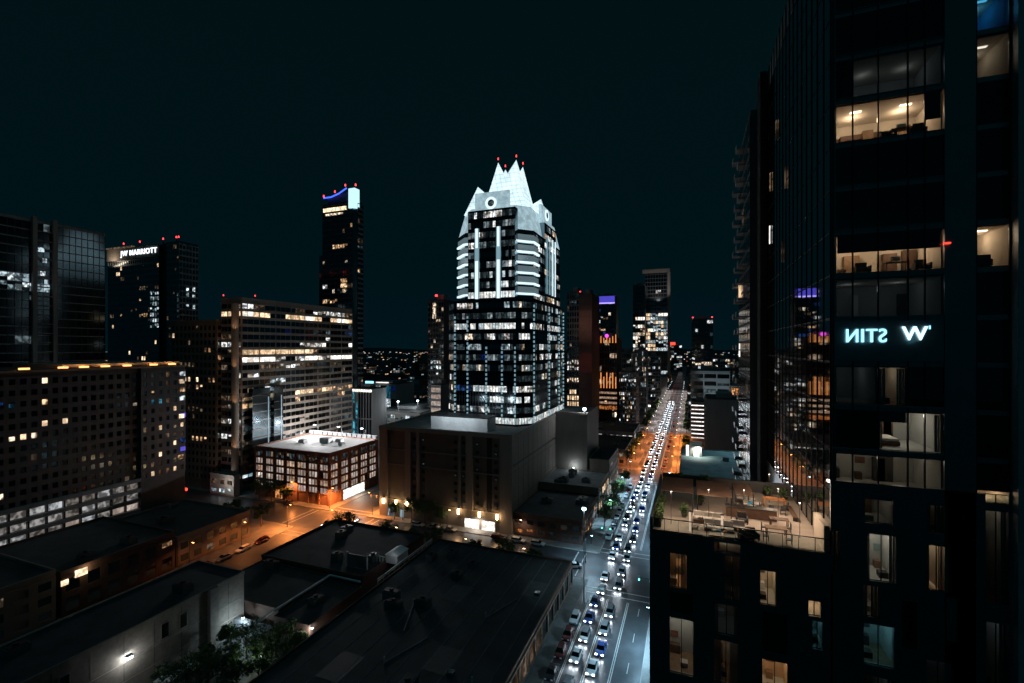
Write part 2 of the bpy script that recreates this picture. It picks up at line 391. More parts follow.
# ================================================================== THE GLASS-CROWNED TOWER
L1 = chamf(-92, -56, 163, 218, 5); L2 = chamf(-88.8, -56.6, 164.4, 215.5, 6)
B = Bld('crowned_skyscraper', 'tallest tower with brightly lit folded white glass crown rising behind the parking garage', 'skyscraper', L1, 32, base=0)
B.blinds = False; B.body(L1, 32, 80, 'blue_glass'); B.body(L2, 80, 107, 'blue_glass')
r = random.Random(21)
cm = ['tower_dim']*11+['tower_mid']*3+['tower_bright', 'white', 'warm_white']
rows_s = {11: (.5, ['white', 'cool']), 7: (.5, ['dim_cool', 'cool', 'dim_cool']), 1: (.7, ['cool', 'dim_cool', 'white']), 9: (.95, ['tower_bright']), 4: (.25, ['white']), 3: (.55, ['white', 'tower_bright']), 2: (.3, ['cool', 'white']), 0: (1, ['tower_bright']), 6: (.9, ['tower_dim', 'tower_dim', 'blue', 'tower_mid'])}
f1 = chance(5, .9, cm, rows=rows_s)
f1b = chance(6, .9, cm, rows={0: (1, ['tower_bright']), 9: (.7, ['tower_bright', 'white']), 8: (.8, ['tower_bright']), 3: (.6, ['white']), 2: (.45, ['tower_bright'])})
f1e = chance(7, .9, cm, rows={0: (1, ['tower_bright']), 9: (.8, ['white']), 8: (.5, ['white', 'cool']), 6: (.4, ['white'])})
L = L1
def f1s(i, j):
    if i == 9 and j >= 17: return 'tower_bright'
    if i == 2 and 13 <= j <= 17: return 'tower_bright'
    if i == 3 and 7 <= j <= 17: return 'tower_bright'
    if i == 3 and j < 7: return 'blue' if j % 2 else 'dim_cool'
    return f1(i, j)
B.facade(L[0], L[1], 32, 80, 12, 22, f1s, 1.75, .16, .12, 'dim_glass', 'dark_metal')
B.facade(L[1], L[2], 32, 80, 12, 6, f1b, 1.75, .16, .12, 'dim_glass', 'dark_metal')
B.facade(L[2], L[3], 32, 80, 12, 28, f1e, 1.75, .2, .15, 'dim_glass', 'dark_metal')
B.facade(L[7], L[0], 32, 80, 12, 4, chance(8, .9, cm), 1.75, .16, .12, 'dim_glass', 'dark_metal')
L = L2
B.facade(L[2], L[3], 80, 107, 7, 14, chance(9, .9, cm, rows={0: (.6, ['white']), 2: (.5, ['white', 'cool'])}), 1.75, .2, .15, 'dim_glass', 'dark_metal')
# front and side centre bays, proud of the tower
B.wall.box(-80.5, 162.2, 80, -61, 165.2, 114.5, 'blue_glass')
F2 = chance(31, .92, ['tower_dim']*4+['tower_mid', 'tower_bright', 'white', 'tower_mid'])
B.facade((-80.5, 162.2), (-61, 162.2), 80, 114.5, 9, 15, lambda i, j: 'tower_bright' if i == 0 else F2(i, j), 1.5, .15, .12, 'dim_glass', 'dark_metal')
B.wall.box(-57.8, 182, 80, -55.6, 199, 113, 'blue_glass')
B.facade((-55.6, 182), (-55.6, 199), 80, 113, 9, 6, chance(33, .9, cm), 1.5, .15, .12, 'dim_glass', 'dark_metal')
root = B.done()
# lit corner balconies: bright ledges round the two front corners, their glow on the wall behind put in as emission
for k in range(6):
    z = 82+k*4.0; L = L2; e1, d1 = edge(L[1], L[2]); e0, d0 = edge(L[7], L[0])
    q = MB()
    for a, c, n1, m_ in ((0, .7, .9, 'strip_white'), (.7, 3.1, .35, 'ledge_glow')):
        q.obox(L[1], d1, -.2, e1+.2, .1, n1, z+a, z+c, m_); q.obox((-61, L[1][1]), (1, 0), 0, L[1][0]+61, .1, n1-.05, z+a, z+c-.01, m_); q.obox(L[2], (0, 1), 0, 6, .1, n1-.1, z+a, z+c-.02, m_)
    q.build('lit_ledge', root)
    q = MB()
    for a, c, n1, m_ in ((0, .7, .8, 'strip_white'), (.7, 3.1, .35, 'ledge_glow')):
        q.obox(L[7], d0, 0, e0, .1, n1, z+a, z+c, m_); q.obox(L[0], (1, 0), 0, -80.5-L[0][0], .1, n1-.05, z+a, z+c-.01, m_)
    q.build('lit_ledge', root)
# vertical light strips
for x in (-76.6, -67.6):
    for za, zb, w_, m_ in ((80.5, 95, .55, 'strip_white'), (95, 100, .5, 'strip_cyan'), (100, 107.5, .45, 'strip_white')):
        q = MB(); q.box(x-w_, 161.55, za, x+w_, 162.0, zb, m_); q.box(x-w_-.4, 161.75, za, x-w_, 162.0, zb, 'strip_dim'); q.box(x+w_, 161.75, za, x+w_+.4, 162.0, zb, 'strip_dim'); q.build('light_strip', root)
for x in (-86.5, -81, -73, -66.5, -61.2):
    for lo_, hi_, m_ in ((0, 9, 'strip_cyan'), (9, 24 if x < -80 else 17, 'strip_dim')):
        q = MB()
        for k in range(lo_, hi_): q.box(x-.25, 162.4, 34+k*1.7, x+.25, 162.8, 34.9+k*1.7, m_)
        q.build('light_strip', root)
for y in (168.5, 189, 205, 212.5):
    q = MB()
    for k in range(27): q.box(-55.8, y-.3, 33+k*1.7, -55.4, y+.3, 33.9+k*1.7, 'strip_cyan')
    q.build('light_strip', root)
for y in (184.5, 188.5, 193, 197):
    q = MB(); q.box(-55.35, y-.3, 84, -55.1, y+.3, 108, 'strip_white' if y > 190 else 'strip_cyan'); q.build('light_strip', root)
# crown of folded glass
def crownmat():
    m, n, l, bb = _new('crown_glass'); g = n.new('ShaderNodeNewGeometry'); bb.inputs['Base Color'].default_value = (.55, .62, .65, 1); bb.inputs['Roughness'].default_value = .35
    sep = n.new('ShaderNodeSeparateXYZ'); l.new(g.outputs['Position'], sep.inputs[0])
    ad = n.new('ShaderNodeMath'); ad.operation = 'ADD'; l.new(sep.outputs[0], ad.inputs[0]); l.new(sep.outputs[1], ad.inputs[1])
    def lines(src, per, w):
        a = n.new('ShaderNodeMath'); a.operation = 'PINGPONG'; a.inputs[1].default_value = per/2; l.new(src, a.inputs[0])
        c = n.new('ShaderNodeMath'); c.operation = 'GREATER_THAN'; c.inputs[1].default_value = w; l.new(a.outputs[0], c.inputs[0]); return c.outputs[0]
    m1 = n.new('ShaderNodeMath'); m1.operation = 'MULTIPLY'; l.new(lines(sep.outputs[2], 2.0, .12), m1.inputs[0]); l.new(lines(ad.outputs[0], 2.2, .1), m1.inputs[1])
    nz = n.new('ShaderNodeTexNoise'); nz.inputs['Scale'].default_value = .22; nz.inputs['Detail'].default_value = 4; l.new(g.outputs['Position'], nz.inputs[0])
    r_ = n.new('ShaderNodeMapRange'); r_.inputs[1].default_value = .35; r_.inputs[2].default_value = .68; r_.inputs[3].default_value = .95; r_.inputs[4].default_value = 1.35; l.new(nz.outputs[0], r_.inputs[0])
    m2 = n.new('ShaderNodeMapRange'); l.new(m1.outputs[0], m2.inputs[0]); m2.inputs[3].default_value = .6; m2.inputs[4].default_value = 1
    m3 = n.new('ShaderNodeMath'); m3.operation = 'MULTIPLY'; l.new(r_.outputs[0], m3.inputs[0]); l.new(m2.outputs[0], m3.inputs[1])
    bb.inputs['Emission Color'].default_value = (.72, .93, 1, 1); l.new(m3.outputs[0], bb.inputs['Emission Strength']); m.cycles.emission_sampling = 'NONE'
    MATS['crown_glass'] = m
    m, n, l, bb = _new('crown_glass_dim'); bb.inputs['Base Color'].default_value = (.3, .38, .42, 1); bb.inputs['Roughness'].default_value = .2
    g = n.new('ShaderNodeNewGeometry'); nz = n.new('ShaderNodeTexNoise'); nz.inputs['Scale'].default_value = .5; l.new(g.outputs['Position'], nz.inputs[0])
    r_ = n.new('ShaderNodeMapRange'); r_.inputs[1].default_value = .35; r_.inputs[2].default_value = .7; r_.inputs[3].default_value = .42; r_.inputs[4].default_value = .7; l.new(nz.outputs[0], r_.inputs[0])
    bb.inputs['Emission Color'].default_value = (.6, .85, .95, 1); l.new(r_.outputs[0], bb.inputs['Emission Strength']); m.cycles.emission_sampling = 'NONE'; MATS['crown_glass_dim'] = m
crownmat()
CX, CY = -72.5, 189.5
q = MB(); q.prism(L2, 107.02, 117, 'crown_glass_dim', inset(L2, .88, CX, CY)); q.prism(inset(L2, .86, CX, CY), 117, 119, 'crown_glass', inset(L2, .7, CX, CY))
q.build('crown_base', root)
def blades(a0x, a0y, z0, ax, ay, z1, vz, mat, name):
    for sx in (-1, 1):
        for sy in (-1, 1):
            q = MB(); A = (CXb+ax*sx, CYb+ay*sy, z1); C_ = (CXb+a0x*sx, CYb+a0y*sy, z0)
            V1 = (CXb+.02*sx, CYb+(a0y*.42+ay*.4)*sy, vz); V2 = (CXb+(a0x*.42+ax*.4)*sx, CYb+.02*sy, vz); M1 = (CXb+.02*sx, CYb+a0y*1.04*sy, z0); M2 = (CXb+a0x*1.04*sx, CYb+.02*sy, z0); O_ = (CXb+.02*sx, CYb+.02*sy, vz-2)
            flip = sx*sy > 0
            for f in ([A, C_, M1], [A, M1, V1], [A, M2, C_], [A, V2, M2], [A, V1, O_], [A, O_, V2]):
                q.poly(f[::-1] if flip else f, mat)
            Fl = (CXb+.02*sx, CYb+.02*sy, z0); q.poly([C_, M1, Fl, M2], mat)
            q.build(name, root)
            if name == 'crown_blade':
                q = MB(); q.tube(A, (A[0], A[1], A[2]+1.6), .12, .08, 'dark_metal', 6); q.build('mast', root)
                q = MB(); q.tube((A[0], A[1], A[2]+1.2), (A[0], A[1], A[2]+2.1), .3, .22, 'red_beacon', 8); q.build('beacon', root)
CXb, CYb = CX-1.0, CY+.5
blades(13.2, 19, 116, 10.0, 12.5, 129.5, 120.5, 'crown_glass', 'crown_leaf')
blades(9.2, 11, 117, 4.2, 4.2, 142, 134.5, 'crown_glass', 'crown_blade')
# raised centre panels with round medallions
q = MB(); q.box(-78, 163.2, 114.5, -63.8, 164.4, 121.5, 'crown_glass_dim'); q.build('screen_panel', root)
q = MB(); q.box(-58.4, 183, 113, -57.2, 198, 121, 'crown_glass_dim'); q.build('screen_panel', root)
def ring(c, d, R0, mat1, mat2):
    q = MB(); o = (d[1], -d[0]); N = 20
    for rr, rn, m_, t0 in ((R0, R0*.62, mat1, .25), (R0*.58, 0, mat2, .2)):
        for k in range(N):
            a, e = 2*math.pi*k/N, 2*math.pi*(k+1)/N; P = []
            for t in (0, t0):
                for ang, rad_ in ((a, rn), (a, rr), (e, rr), (e, rn)): P.append((c[0]+d[0]*math.cos(ang)*rad_+o[0]*t, c[1]+d[1]*math.cos(ang)*rad_+o[1]*t, c[2]+math.sin(ang)*rad_))
            q.hexa(P[:4]+P[4:], m_)
    return q.build('medallion', root)
ring((-71.2, 163.15, 117.2), (1, 0), 2.3, 'strip_white', 'dim_cool'); ring((-57.15, 190.5, 118.2), (0, 1), 2.3, 'strip_white', 'dim_cool')
for x, e_ in ((-84, 9000), (-60, 9000)):
    light('SPOT', (x, 158, 88), 9000, (.7, .92, 1), root, .5, (rad(150), 0, 0), 50, 'flood_light')

# ================================================================== PARKING GARAGE IN FRONT OF THE TOWER
pts = [(-107,143),(-54.8,143),(-54.8,195),(-40.7,195),(-40.7,221),(-107,221)]
B = Bld('parking_garage', 'broad windowless concrete parking garage with slot openings under the crowned tower', 'parking garage', pts, 0)
B.body([(-107,143),(-54.8,143),(-54.8,221),(-107,221)], 0, 32, 'garage_panel'); B.body([(-54.8,195),(-40.7,195),(-40.7,221),(-54.8,221)], 0, 33, 'garage_concrete')
w = B.wall
for x0, x1 in ((-107, -103.6), (-96, -93.6), (-91.2, -90.2), (-74.5, -73.6), (-71.6, -69), (-59, -54.6)): w.box(x0, 142.3, 0 if x0 in (-107, -59) else 6.5, x1, 143.1, 32.6, 'garage_concrete')
for z in (6.2, 19.0, 24.5): w.box(-103.6, 142.75, z, -59, 143.05, z+.35, 'garage_concrete')
w.box(-107.2, 142.2, 31.6, -54.4, 143.5, 33.0, 'garage_concrete'); w.box(-55.3, 143.5, 31.6, -54.4, 194.9, 33.003, 'garage_concrete')
w.box(-107.2, 143.5, 31.6, -106.6, 221, 33.003, 'garage_concrete')
w.box(-54.8, 143.1, .2, -54.5, 194.9, 31.5, 'garage_concrete'); w.box(-54.5, 143.12, 22.5, -54.35, 194.9, 23, 'dark_stone')
for z in (10, 20.5): w.box(-54.5, 143.12, z, -54.42, 194.9, z+.12, 'garage_panel')
for k in range(9): w.box(-54.5, 148+k*5.2, .2, -54.43, 148.12+k*5.2, 31.4, 'garage_panel')
w.box(-41.2, 195, 33, -40.6, 221.1, 34, 'garage_concrete'); w.box(-54.7, 194.8, 33, -41.2, 195.4, 34, 'garage_concrete')
root = B.done()
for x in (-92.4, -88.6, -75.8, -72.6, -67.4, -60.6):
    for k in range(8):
        z = 8.5+k*2.85; q = MB(); q.box(x-.55, 142.86, z, x+.55, 143.04, z+1.1, 'flat_black'); q.build('slot_shade', root)  # shade inside the slot put in as a flat black block
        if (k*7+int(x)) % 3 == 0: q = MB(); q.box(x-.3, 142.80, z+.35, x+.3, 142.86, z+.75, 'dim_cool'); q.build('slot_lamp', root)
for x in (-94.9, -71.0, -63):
    q = MB(); q.box(x-.9, 142.88, 7, x+.9, 143.03, 31.3, 'flat_black'); q.build('recess_shade', root)  # shade put in as a flat black strip
b = MB(); b.box(-106.6, 143.5, 32, -55.3, 220.8, 32.15, 'grey_roof'); b.box(-54.7, 195.4, 33, -41.2, 220.8, 33.1, 'grey_roof'); b.build('roof', root)
# ground floor doors and lamps
for x0, x1, m_, h in ((-72.2, -66.8, 'full_white', 3.4), (-65.8, -61.0, 'full_white', 3.4), (-104.2, -101, 'cool', 4), (-98.4, -97, 'strip_dim', 3)):
    q = MB(); q.box(x0, 142.86, .2, x1, 143.03, h, m_); q.box(x0-.2, 142.8, h, x1+.2, 143.06, h+.25, 'dark_metal'); q.build('lit_doorway', root)
for x in (-105, -99.5, -94.8, -74.2, -66.3, -59.8):
    t = thing('wall_lantern', 'tall glowing amber lantern on the street front of the concrete garage', 'wall lamp', (x, 142.2, 4.6), 'lanterns along the garage front')
    q = MB(); q.box(x-.28, 141.75, 4.7, x+.28, 142.2, 6.6, 'lamp_warm'); q.build('lantern_glass', t)
    q = MB(); q.box(x-.36, 141.68, 4.55, x+.36, 142.28, 4.7, 'dark_metal'); q.box(x-.36, 141.68, 6.6, x+.36, 142.28, 6.75, 'dark_metal'); q.build('lantern_frame', t)
    light('POINT', (x, 141.3, 5.4), 260, (1, .62, .32), t, .3)
light('AREA', (-66.8, 141.2, 3.0), 420, (1, .85, .7), root, 3, (rad(35), 0, 0), name='door_light')
# rooftop machine house
t = thing('rooftop_shed', 'long white box shed standing on the garage roof before the tower', 'shed', (-77, 150, 32.15))
q = MB(); q.box(-88.5, 148, 32.15, -66, 155, 36.9, 'white_metal'); q.build('shed_wall', t)
q = MB(); q.box(-88.8, 147.7, 36.9, -65.7, 155.3, 37.3, 'dark_metal'); q.build('shed_roof', t)
[light('SPOT', (x_, 141, 40), 1500, (.8, .93, 1), t, .15, (rad(66), 0, 0), 95, name='shed_light') for x_ in (-84, -77.5, -71)]
t = thing('roof_floodlight', 'blinding white floodlight on a short mast at the garage roof corner', 'floodlight', (-42, 196.2, 33.1))
q = MB(); q.tube((-42, 196.2, 33.1), (-42, 196.2, 35.3), .1, .08, 'dark_metal'); q.build('mast', t)
q = MB(); q.tube((-42, 195.75, 35.45), (-42, 196.5, 35.55), .75, .4, 'dark_metal', 12); q.build('housing', t)
q = MB(); q.tube((-42, 195.68, 35.45), (-42, 195.74, 35.45), .68, .68, 'flood_white', 12); glow('flood_white', (.85, .95, 1), 60); q.build('lens', t)
light('POINT', (-42.3, 194.9, 35.6), 2600, (.85, .95, 1), t, .4)
_t = thing('yard_lamp', 'small white lamp at the foot of the blank garage wall above the paler roof', 'lamp', (-46, 192.5, 9.6)); q = MB(); q.tube((-46, 192.5, 9.6), (-46, 192.5, 10.8), .08, .08, 'dark_metal'); q.tube((-46, 192.5, 10.8), (-46, 192.5, 11.0), .2, .2, 'lamp_white'); q.build('lamp_body', _t); light('POINT', (-46, 192.7, 11.2), 420, (.75, .92, 1), _t, .1)

# ================================================================== BRICK OFFICE WITH THE WHITE ROOF
B = Bld('brick_building', 'red brick corner block with rows of pale lit windows and floodlit white roof', 'building', rect(-170,-131,143,173), 0)
B.body(rect(-170,-131,143,173), 0, 20, 'brick')
bw_ = chance(41, .93, ['office_pale', 'office_pale', 'office_pale', 'office_warm'])
lit('office_pale', (.95, .74, .62), .42, (1, .9, .82), pattern=.5, lo=.6); lit('office_warm', (1, .6, .38), .5, (1, .7, .5), pattern=.5, lo=.6)
def office(n):
    def f(i, j):
        if j % 4 == 3: return None
        if i == 4: return 'dim_cool' if (j*5+n) % 3 else 'dim_warm'
        return bw_(i, j+n*50)
    return f
B.facade((-170,143), (-131,143), 4.2, 19.4, 5, 27, office(0), .9, .28, .18, 'brick', 'brick')
B.facade((-131,143), (-131,173), 4.2, 19.4, 5, 20, office(1), .9, .28, .18, 'brick', 'brick')
w = B.wall
for k in range(8): x = -170+k*5.6; w.box(min(x, -131.6), 142.7, 0, min(x, -131.6)+.75, 143.1, 20, 'brick')
for k in range(6): y = 143+k*5.85; w.box(-131.1, y, 0, -130.7, y+.75, 20.003, 'brick')
root = B.done()
roofbits(root, -170, -131, 143, 173, 20, 3, 0, rm='white_roof', pm='brick', ph=.7)
for x, y, sx, sy, h in ((-152, 160, 5, 3, 1.8), (-146, 163, 3, 2, 1.2), (-160, 156, 3, 2.4, 1.2), (-140, 158, 2, 2, 1)):
    q = MB(); q.box(x, y, 20.1, x+sx, y+sy, 20.1+h, 'white_metal'); q.box(x+.2, y+.2, 20.1+h, x+sx-.2, y+sy-.2, 20.3+h, 'grey_metal'); q.build('air_conditioner', root)
q = MB(); q.box(-131.0, 151, .3, -130.66, 163.5, 4.0, 'full_white'); q.build('shop_window', root)
q = MB(); q.box(-158.5, 142.66, .3, -155.0, 142.98, 3.8, 'amber'); q.build('shop_window', root)
q = MB()
for k in range(14): q.box(-170+k*2.8, 172.6, 20.7, -168.2+k*2.8, 173.1, 22.0, 'white_metal')
q.box(-170, 172.7, 22.0, -131, 173.0, 22.3, 'white_metal'); q.build('roof_screen', root)
for x in (-164, -150, -137):
    t = thing('roof_lamp', 'white floodlight on a post above the floodlit white roof', 'floodlight', (x, 171.8, 20.1), 'floodlights along the white roof')
    q = MB(); q.tube((x, 171.8, 20.1), (x, 171.8, 24.6), .08, .06, 'grey_metal'); q.build('post', t)
    q = MB(); q.tube((x, 171.8, 24.5), (x, 169.6, 25.5), .06, .05, 'grey_metal', 6); q.box(x-.4, 169.2, 25.45, x+.4, 170.0, 25.65, 'lamp_white'); q.build('lamp_head', t)
    light('POINT', (x, 169.6, 25.3), 17000, (.95, .93, .95), t, .3)
light('AREA', (-128, 157, 3.6), 700, (1, .8, .62), root, 5, (0, rad(-50), 0), name='shop_light')

# ================================================================== OFFICE SLAB WITH WINDOW BANDS
B = Bld('office_building', 'long pale office slab with bands of lit windows behind the white roof', 'office building', rect(-186,-178,143,212), 0)
B.body([(-190,143),(-178,143),(-178,212),(-190,212)], 0, 82, 'tan_concrete')
r = random.Random(8)
ro = {23: (.6, ['white', 'dim_warm', 'white']), 22: (.85, ['full_warm', 'full_warm', 'full_white']), 21: (.1, ['dim_cool']), 20: (.15, ['dim_cool', 'blue']), 18: (.35, ['white', 'full_white']), 17: (.8, ['full_warm', 'full_warm', 'full_white']), 16: (.85, ['full_white', 'white']), 15: (.3, ['white', 'dim_warm']), 11: (.75, ['warm', 'full_warm']), 10: (.2, ['warm', 'dim_cool'])}
fo = chance(51, .14, ['dim_warm', 'dim_cool', 'white', 'cool', 'dim_cool'], rows=ro)
grp = {}
def office2(i, j):
    if 20 > i >= 0 and (i == 17 and j > 13): return 'warm' if j == 14 else 'dark'
    if i == 22 and 4 < j < 8: return 'dark'
    return fo(i, j//2*2 if i in ro and ro[i][0] > .5 else j)
B.facade((-178,143), (-178,212), 2, 81.2, 24, 24, office2, 1.25, .3, .35, 'tan_concrete', 'tan_concrete', every=3, thin=.18)
B.facade((-190,143), (-178,143), 2, 81.2, 24, 3, chance(53, .3, ['dim_warm', 'white'], rows={22: (1, ['full_warm'])}), 1.25, .3, .35, 'tan_concrete', 'tan_concrete')
root = B.done()
q = MB(); q.tube((-179.5, 141.2, 0), (-179.5, 141.2, 80.5), 1.5, 1.5, 'tan_concrete', 16); q.build('corner_column', root)
for z in (26, 45, 60, 76): light('SPOT', (-176.6, 138.4, z-8), 500, (1, .5, .25), root, .2, (rad(155), 0, rad(45)), 70, 'column_light')
roofbits(root, -190, -178, 143, 212, 82, 9, 3, pm='tan_concrete', rm='grey_roof', ph=1.2)
for x, y in ((-189.5, 143.5), (-178.5, 150)):
    q = MB(); q.tube((x, y, 83), (x, y, 84.2), .15, .1, 'dark_metal', 6); q.tube((x, y, 84.2), (x, y, 84.9), .22, .2, 'red_beacon', 8); q.build('beacon', root)
for y0, w_ in ((146, 9), (157, 5)):
    q = MB(); q.box(-177.6, y0, 0, -175.2, y0+w_, 44, 'blue_glass')
    for k in range(12): q.box(-175.2, y0, 3.6*k+1, -175.05, y0+w_, 3.6*k+1.5, 'dark_metal')
    q.box(-175.15, y0+w_-1.2, 6, -175.0, y0+w_-.8, 40, 'strip_dim'); q.build('glass_bay', root)

# ================================================================== TAN APARTMENT TOWER
B = Bld('apartment_tower', 'tan mid-rise with a grid of small windows, beside the banded office slab', 'apartment building', rect(-219,-190.5,141,165), 0)
B.body(rect(-219,-190.5,141,165), 0, 73, 'tan')
B.facade((-219,141), (-190.5,141), 4, 72, 21, 11, chance(61, .13, ['full_warm', 'warm', 'dim_warm', 'dim_warm']), 1.3, 1.05, .3, 'tan', 'tan')
B.facade((-190.5,141), (-190.5,165), 4, 72, 21, 8, chance(62, .1, ['warm', 'dim_warm']), 1.3, 1.05, .3, 'tan', 'tan')
root = B.done(); roofbits(root, -219, -190.5, 141, 165, 73, 5, 3, pm='tan')

# ================================================================== SIGN-TOPPED HOTEL TOWER
def letters(text, font_h, loc, rot, mat, name, parent, mirror=False, depth=.15, width=None):
    cu = bpy.data.curves.new(name, 'FONT'); cu.body = text; cu.size = 1; cu.extrude = .04; cu.offset = .004; cu.space_character = 1.12
    o = bpy.data.objects.new('tmp', cu); COL.objects.link(o); bpy.context.view_layer.update()
    me = bpy.data.meshes.new_from_object(o.evaluated_get(bpy.context.evaluated_depsgraph_get())); bpy.data.objects.remove(o)
    xs = [v.co.x for v in me.vertices]; ys = [v.co.y for v in me.vertices]; x0, x1, y0, y1 = min(xs), max(xs), min(ys), max(ys)
    s_ = font_h/(y1-y0); sx = (width/(x1-x0)) if width else s_
    for v in me.vertices:
        x = (v.co.x-(x0+x1)/2)*sx*(-1 if mirror else 1); y = (v.co.y-y0)*s_; v.co = (x, v.co.z/.04*depth/2*-1, y)
    me.materials.clear(); me.materials.append(MATS[mat])
    for p in me.polygons: p.material_index = 0
    ob = bpy.data.objects.new(name, me); COL.objects.link(ob)
    if parent: ob.parent = parent; bq = parent.location; ob.location = (loc[0]-bq[0], loc[1]-bq[1], loc[2]-bq[2])
    else: ob.location = loc
    ob.rotation_euler = (0, 0, rot); return ob
B = Bld('hotel_tower', 'dark glass hotel tower with white rooftop lettering, beyond the lined glass block', 'hotel', [(-352,187),(-285,187),(-285,199),(-352,199)], 0)
B.body(rect(-352,-302,187,199), 0, 124, 'blue_glass'); B.body(rect(-302,-296,189.5,199), 0, 126, 'dark_stone'); B.body(rect(-296,-285,187.6,199.2), 0, 125.5, 'blue_glass')
hot = chance(71, .09, ['warm', 'full_warm', 'dim_warm', 'dim_warm'])
def hotelf(i, j):
    if 20 < i < 28 and 19 < j < 24: return 'cool' if hot(i, j+40) == 'dark' and (i+j) % 3 else 'dim_cool'
    return hot(i, j)
B.facade((-352,187), (-302,187), 3, 117, 34, 24, hotelf, 1.1, .5, .2, 'black_panel', 'black_panel')
B.facade((-285,187.6), (-285,199.2), 3, 124, 34, 6, lambda i, j: 'cool' if (22 < i < 28 and 1 < j < 5) and (i*j) % 3 else 'dark', 1.1, .4, .2, 'black_panel', 'black_panel')
B.facade((-296,187.6), (-285,187.6), 3, 124, 34, 6, lambda i, j: 'dim_cool' if (20 < i < 26 and j > 4) else chance(i*31+j, .05, ['dim_warm'])(0, 0), 1.1, .4, .2, 'black_panel', 'black_panel')
B.facade((-302,189.5), (-296,189.5), 3, 124, 34, 3, lambda i, j: 'dim_warm' if j == 2 and i % 2 else 'dark', 1.1, 1.4, .2, 'dark_stone', 'dark_stone')
root = B.done()
q = MB(); q.box(-352.3, 186.4, 117.2, -301.7, 187.0, 124.6, 'tan_concrete'); q.build('sign_band', root)
q = MB(); q.box(-350, 189, 124.7, -303, 198.8, 124.9, 'tan_concrete'); q.build('roof', root)
q = MB(); q.box(-352, 185.6, 125, -326, 188, 125.5, 'dim_warm'); q.build('cornice_light', root)
letters('JW MARRIOTT', 4.2, (-320.5, 186.2, 118.6), 0, 'sign_white', 'glowing_letters', root, depth=.3, width=35)
light('AREA', (-345, 183, 116), 500, (1, .8, .6), root, 6, (rad(140), 0, 0), name='sign_light')
for x in (-338, -322, -300, -288, -286): q = MB(); q.tube((x, 188, 124), (x, 188, 127.5), .3, .2, 'dark_metal', 6); q.tube((x, 188, 127.5), (x, 188, 128.6), .4, .3, 'red_beacon', 8); q.build('beacon', root)

# ================================================================== LINED GLASS BLOCK, FAR LEFT
B = Bld('glass_building', 'dark glass tower with thin pale floor lines rising behind the lamp-topped apartment block', 'building', rect(-262,-230,55,121), 0)
B.body(rect(-262,-230,55,121), 0, 109, 'dim_glass')
gl = chance(81, .035, ['dim_cool', 'dim_cool', 'cool'], rows={25: (.5, ['cool', 'dim_cool']), 24: (.4, ['dim_cool', 'cool']), 23: (.3, ['dim_cool'])})
B.facade((-230,55), (-230,121), 4, 109, 32, 33, lambda i, j: 'dark' if j > 23 else gl(i, j), .38, .12, .25, 'line_metal', 'dark_metal', dark='dim_glass')
surf('line_metal', (.38, .44, .46), .5, 0, vary=.2)
root = B.done()
for y in (97.5, 103.5):
    q = MB(); q.box(-230, y, 0, -228.6, y+1.3, 111, 'grey_concrete'); q.build('pilaster', root)
for k in range(14, 30): q = MB(); q.box(-229.9, 98.9, 4+k*3.5, -228.8, 103.4, 4.4+k*3.5, 'grey_concrete'); q.build('stair_landing', root)
for y, z, s_ in ((100, 98, 1.6), (101, 94, 1.1), (100.5, 89, 1.2), (101.5, 86, .8)): q = MB(); q.box(-229.3, y-s_/2, z, -228.7, y+s_/2, z+1.6, 'cool'); q.build('stair_window', root)
roofbits(root, -262, -230, 55, 121, 109, 4, 3, pm='grey_concrete')


# ================================================================== APARTMENT BLOCK WITH LIT GARAGE BASE
B = Bld('apartment_block', 'dark brown apartment block with amber cornice lamps and brightly lit open garage floors', 'apartment building', rect(-200,-170,40,114), 0)
B.body(rect(-200,-171.2,40,114), 0, 55, 'dark_stone'); B.body(rect(-171.2,-170,99.5,114), 0, 55, 'dark_stone')
ap = chance(91, .065, ['full_warm', 'warm', 'dim_warm', 'warm_white'])
sp_ = {(9, 10): 'blue', (9, 11): 'blue', (9, 12): 'teal', (6, 12): 'warm_white', (6, 13): 'full_warm', (6, 14): 'warm_white', (7, 9): 'warm_white', (7, 10): 'warm_white', (9, 15): 'warm', (11, 15): 'full_warm'}
B.facade((-171.2,40), (-171.2,99.5), 17.6, 54, 12, 26, lambda i, j: sp_.get((i, j)) or ap(i, j), 1.5, 1.0, .35, 'dark_stone', 'dark_stone', dark='dim_glass')
B.facade((-170,99.5), (-170,114), 17.6, 54, 12, 6, lambda i, j: 'teal' if (i, j) in ((8, 1), (8, 2)) else (chance(i*17+j, .33, ['full_warm', 'warm', 'dim_warm'])(0, 0)), 1.5, 1.4, .25, 'dark_stone', 'dark_stone', dark='dim_glass')
def gar(i, j): return 'garage_light'
w = B.wall
for k in range(5): w.box(-171.1, 40, 4.2+k*3.3, -169.7, 99.5, 5.3+k*3.3, 'grey_concrete')
for k in range(16): w.box(-171.1, 40+k*3.95, 0, -170.4, 40.4+k*3.95, 17.6, 'dark_metal')
root = B.done()
q = MB()
r = random.Random(12)
for k in range(4):
    for j in range(15):
        y = 40.5+j*3.95; q = MB(); q.box(-171.17, y, 5.32+k*3.3, -171.05, y+3.35, 7.4+k*3.3, 'garage_light' if r.random() < .85 else 'office_pale'); q.build('garage_opening', root)
q = MB(); q.box(-200.3, 39.7, 55, -169.2, 114.4, 55.5, 'tan'); q.build('cornice', root)
q = MB(); q.box(-199, 41, 55.5, -172.5, 113, 55.8, 'dark_roof'); q.build('roof', root)
q = MB(); q.box(-199, 80, 55.8, -172.0, 113.5, 56.8, 'tan'); q.build('penthouse', root)
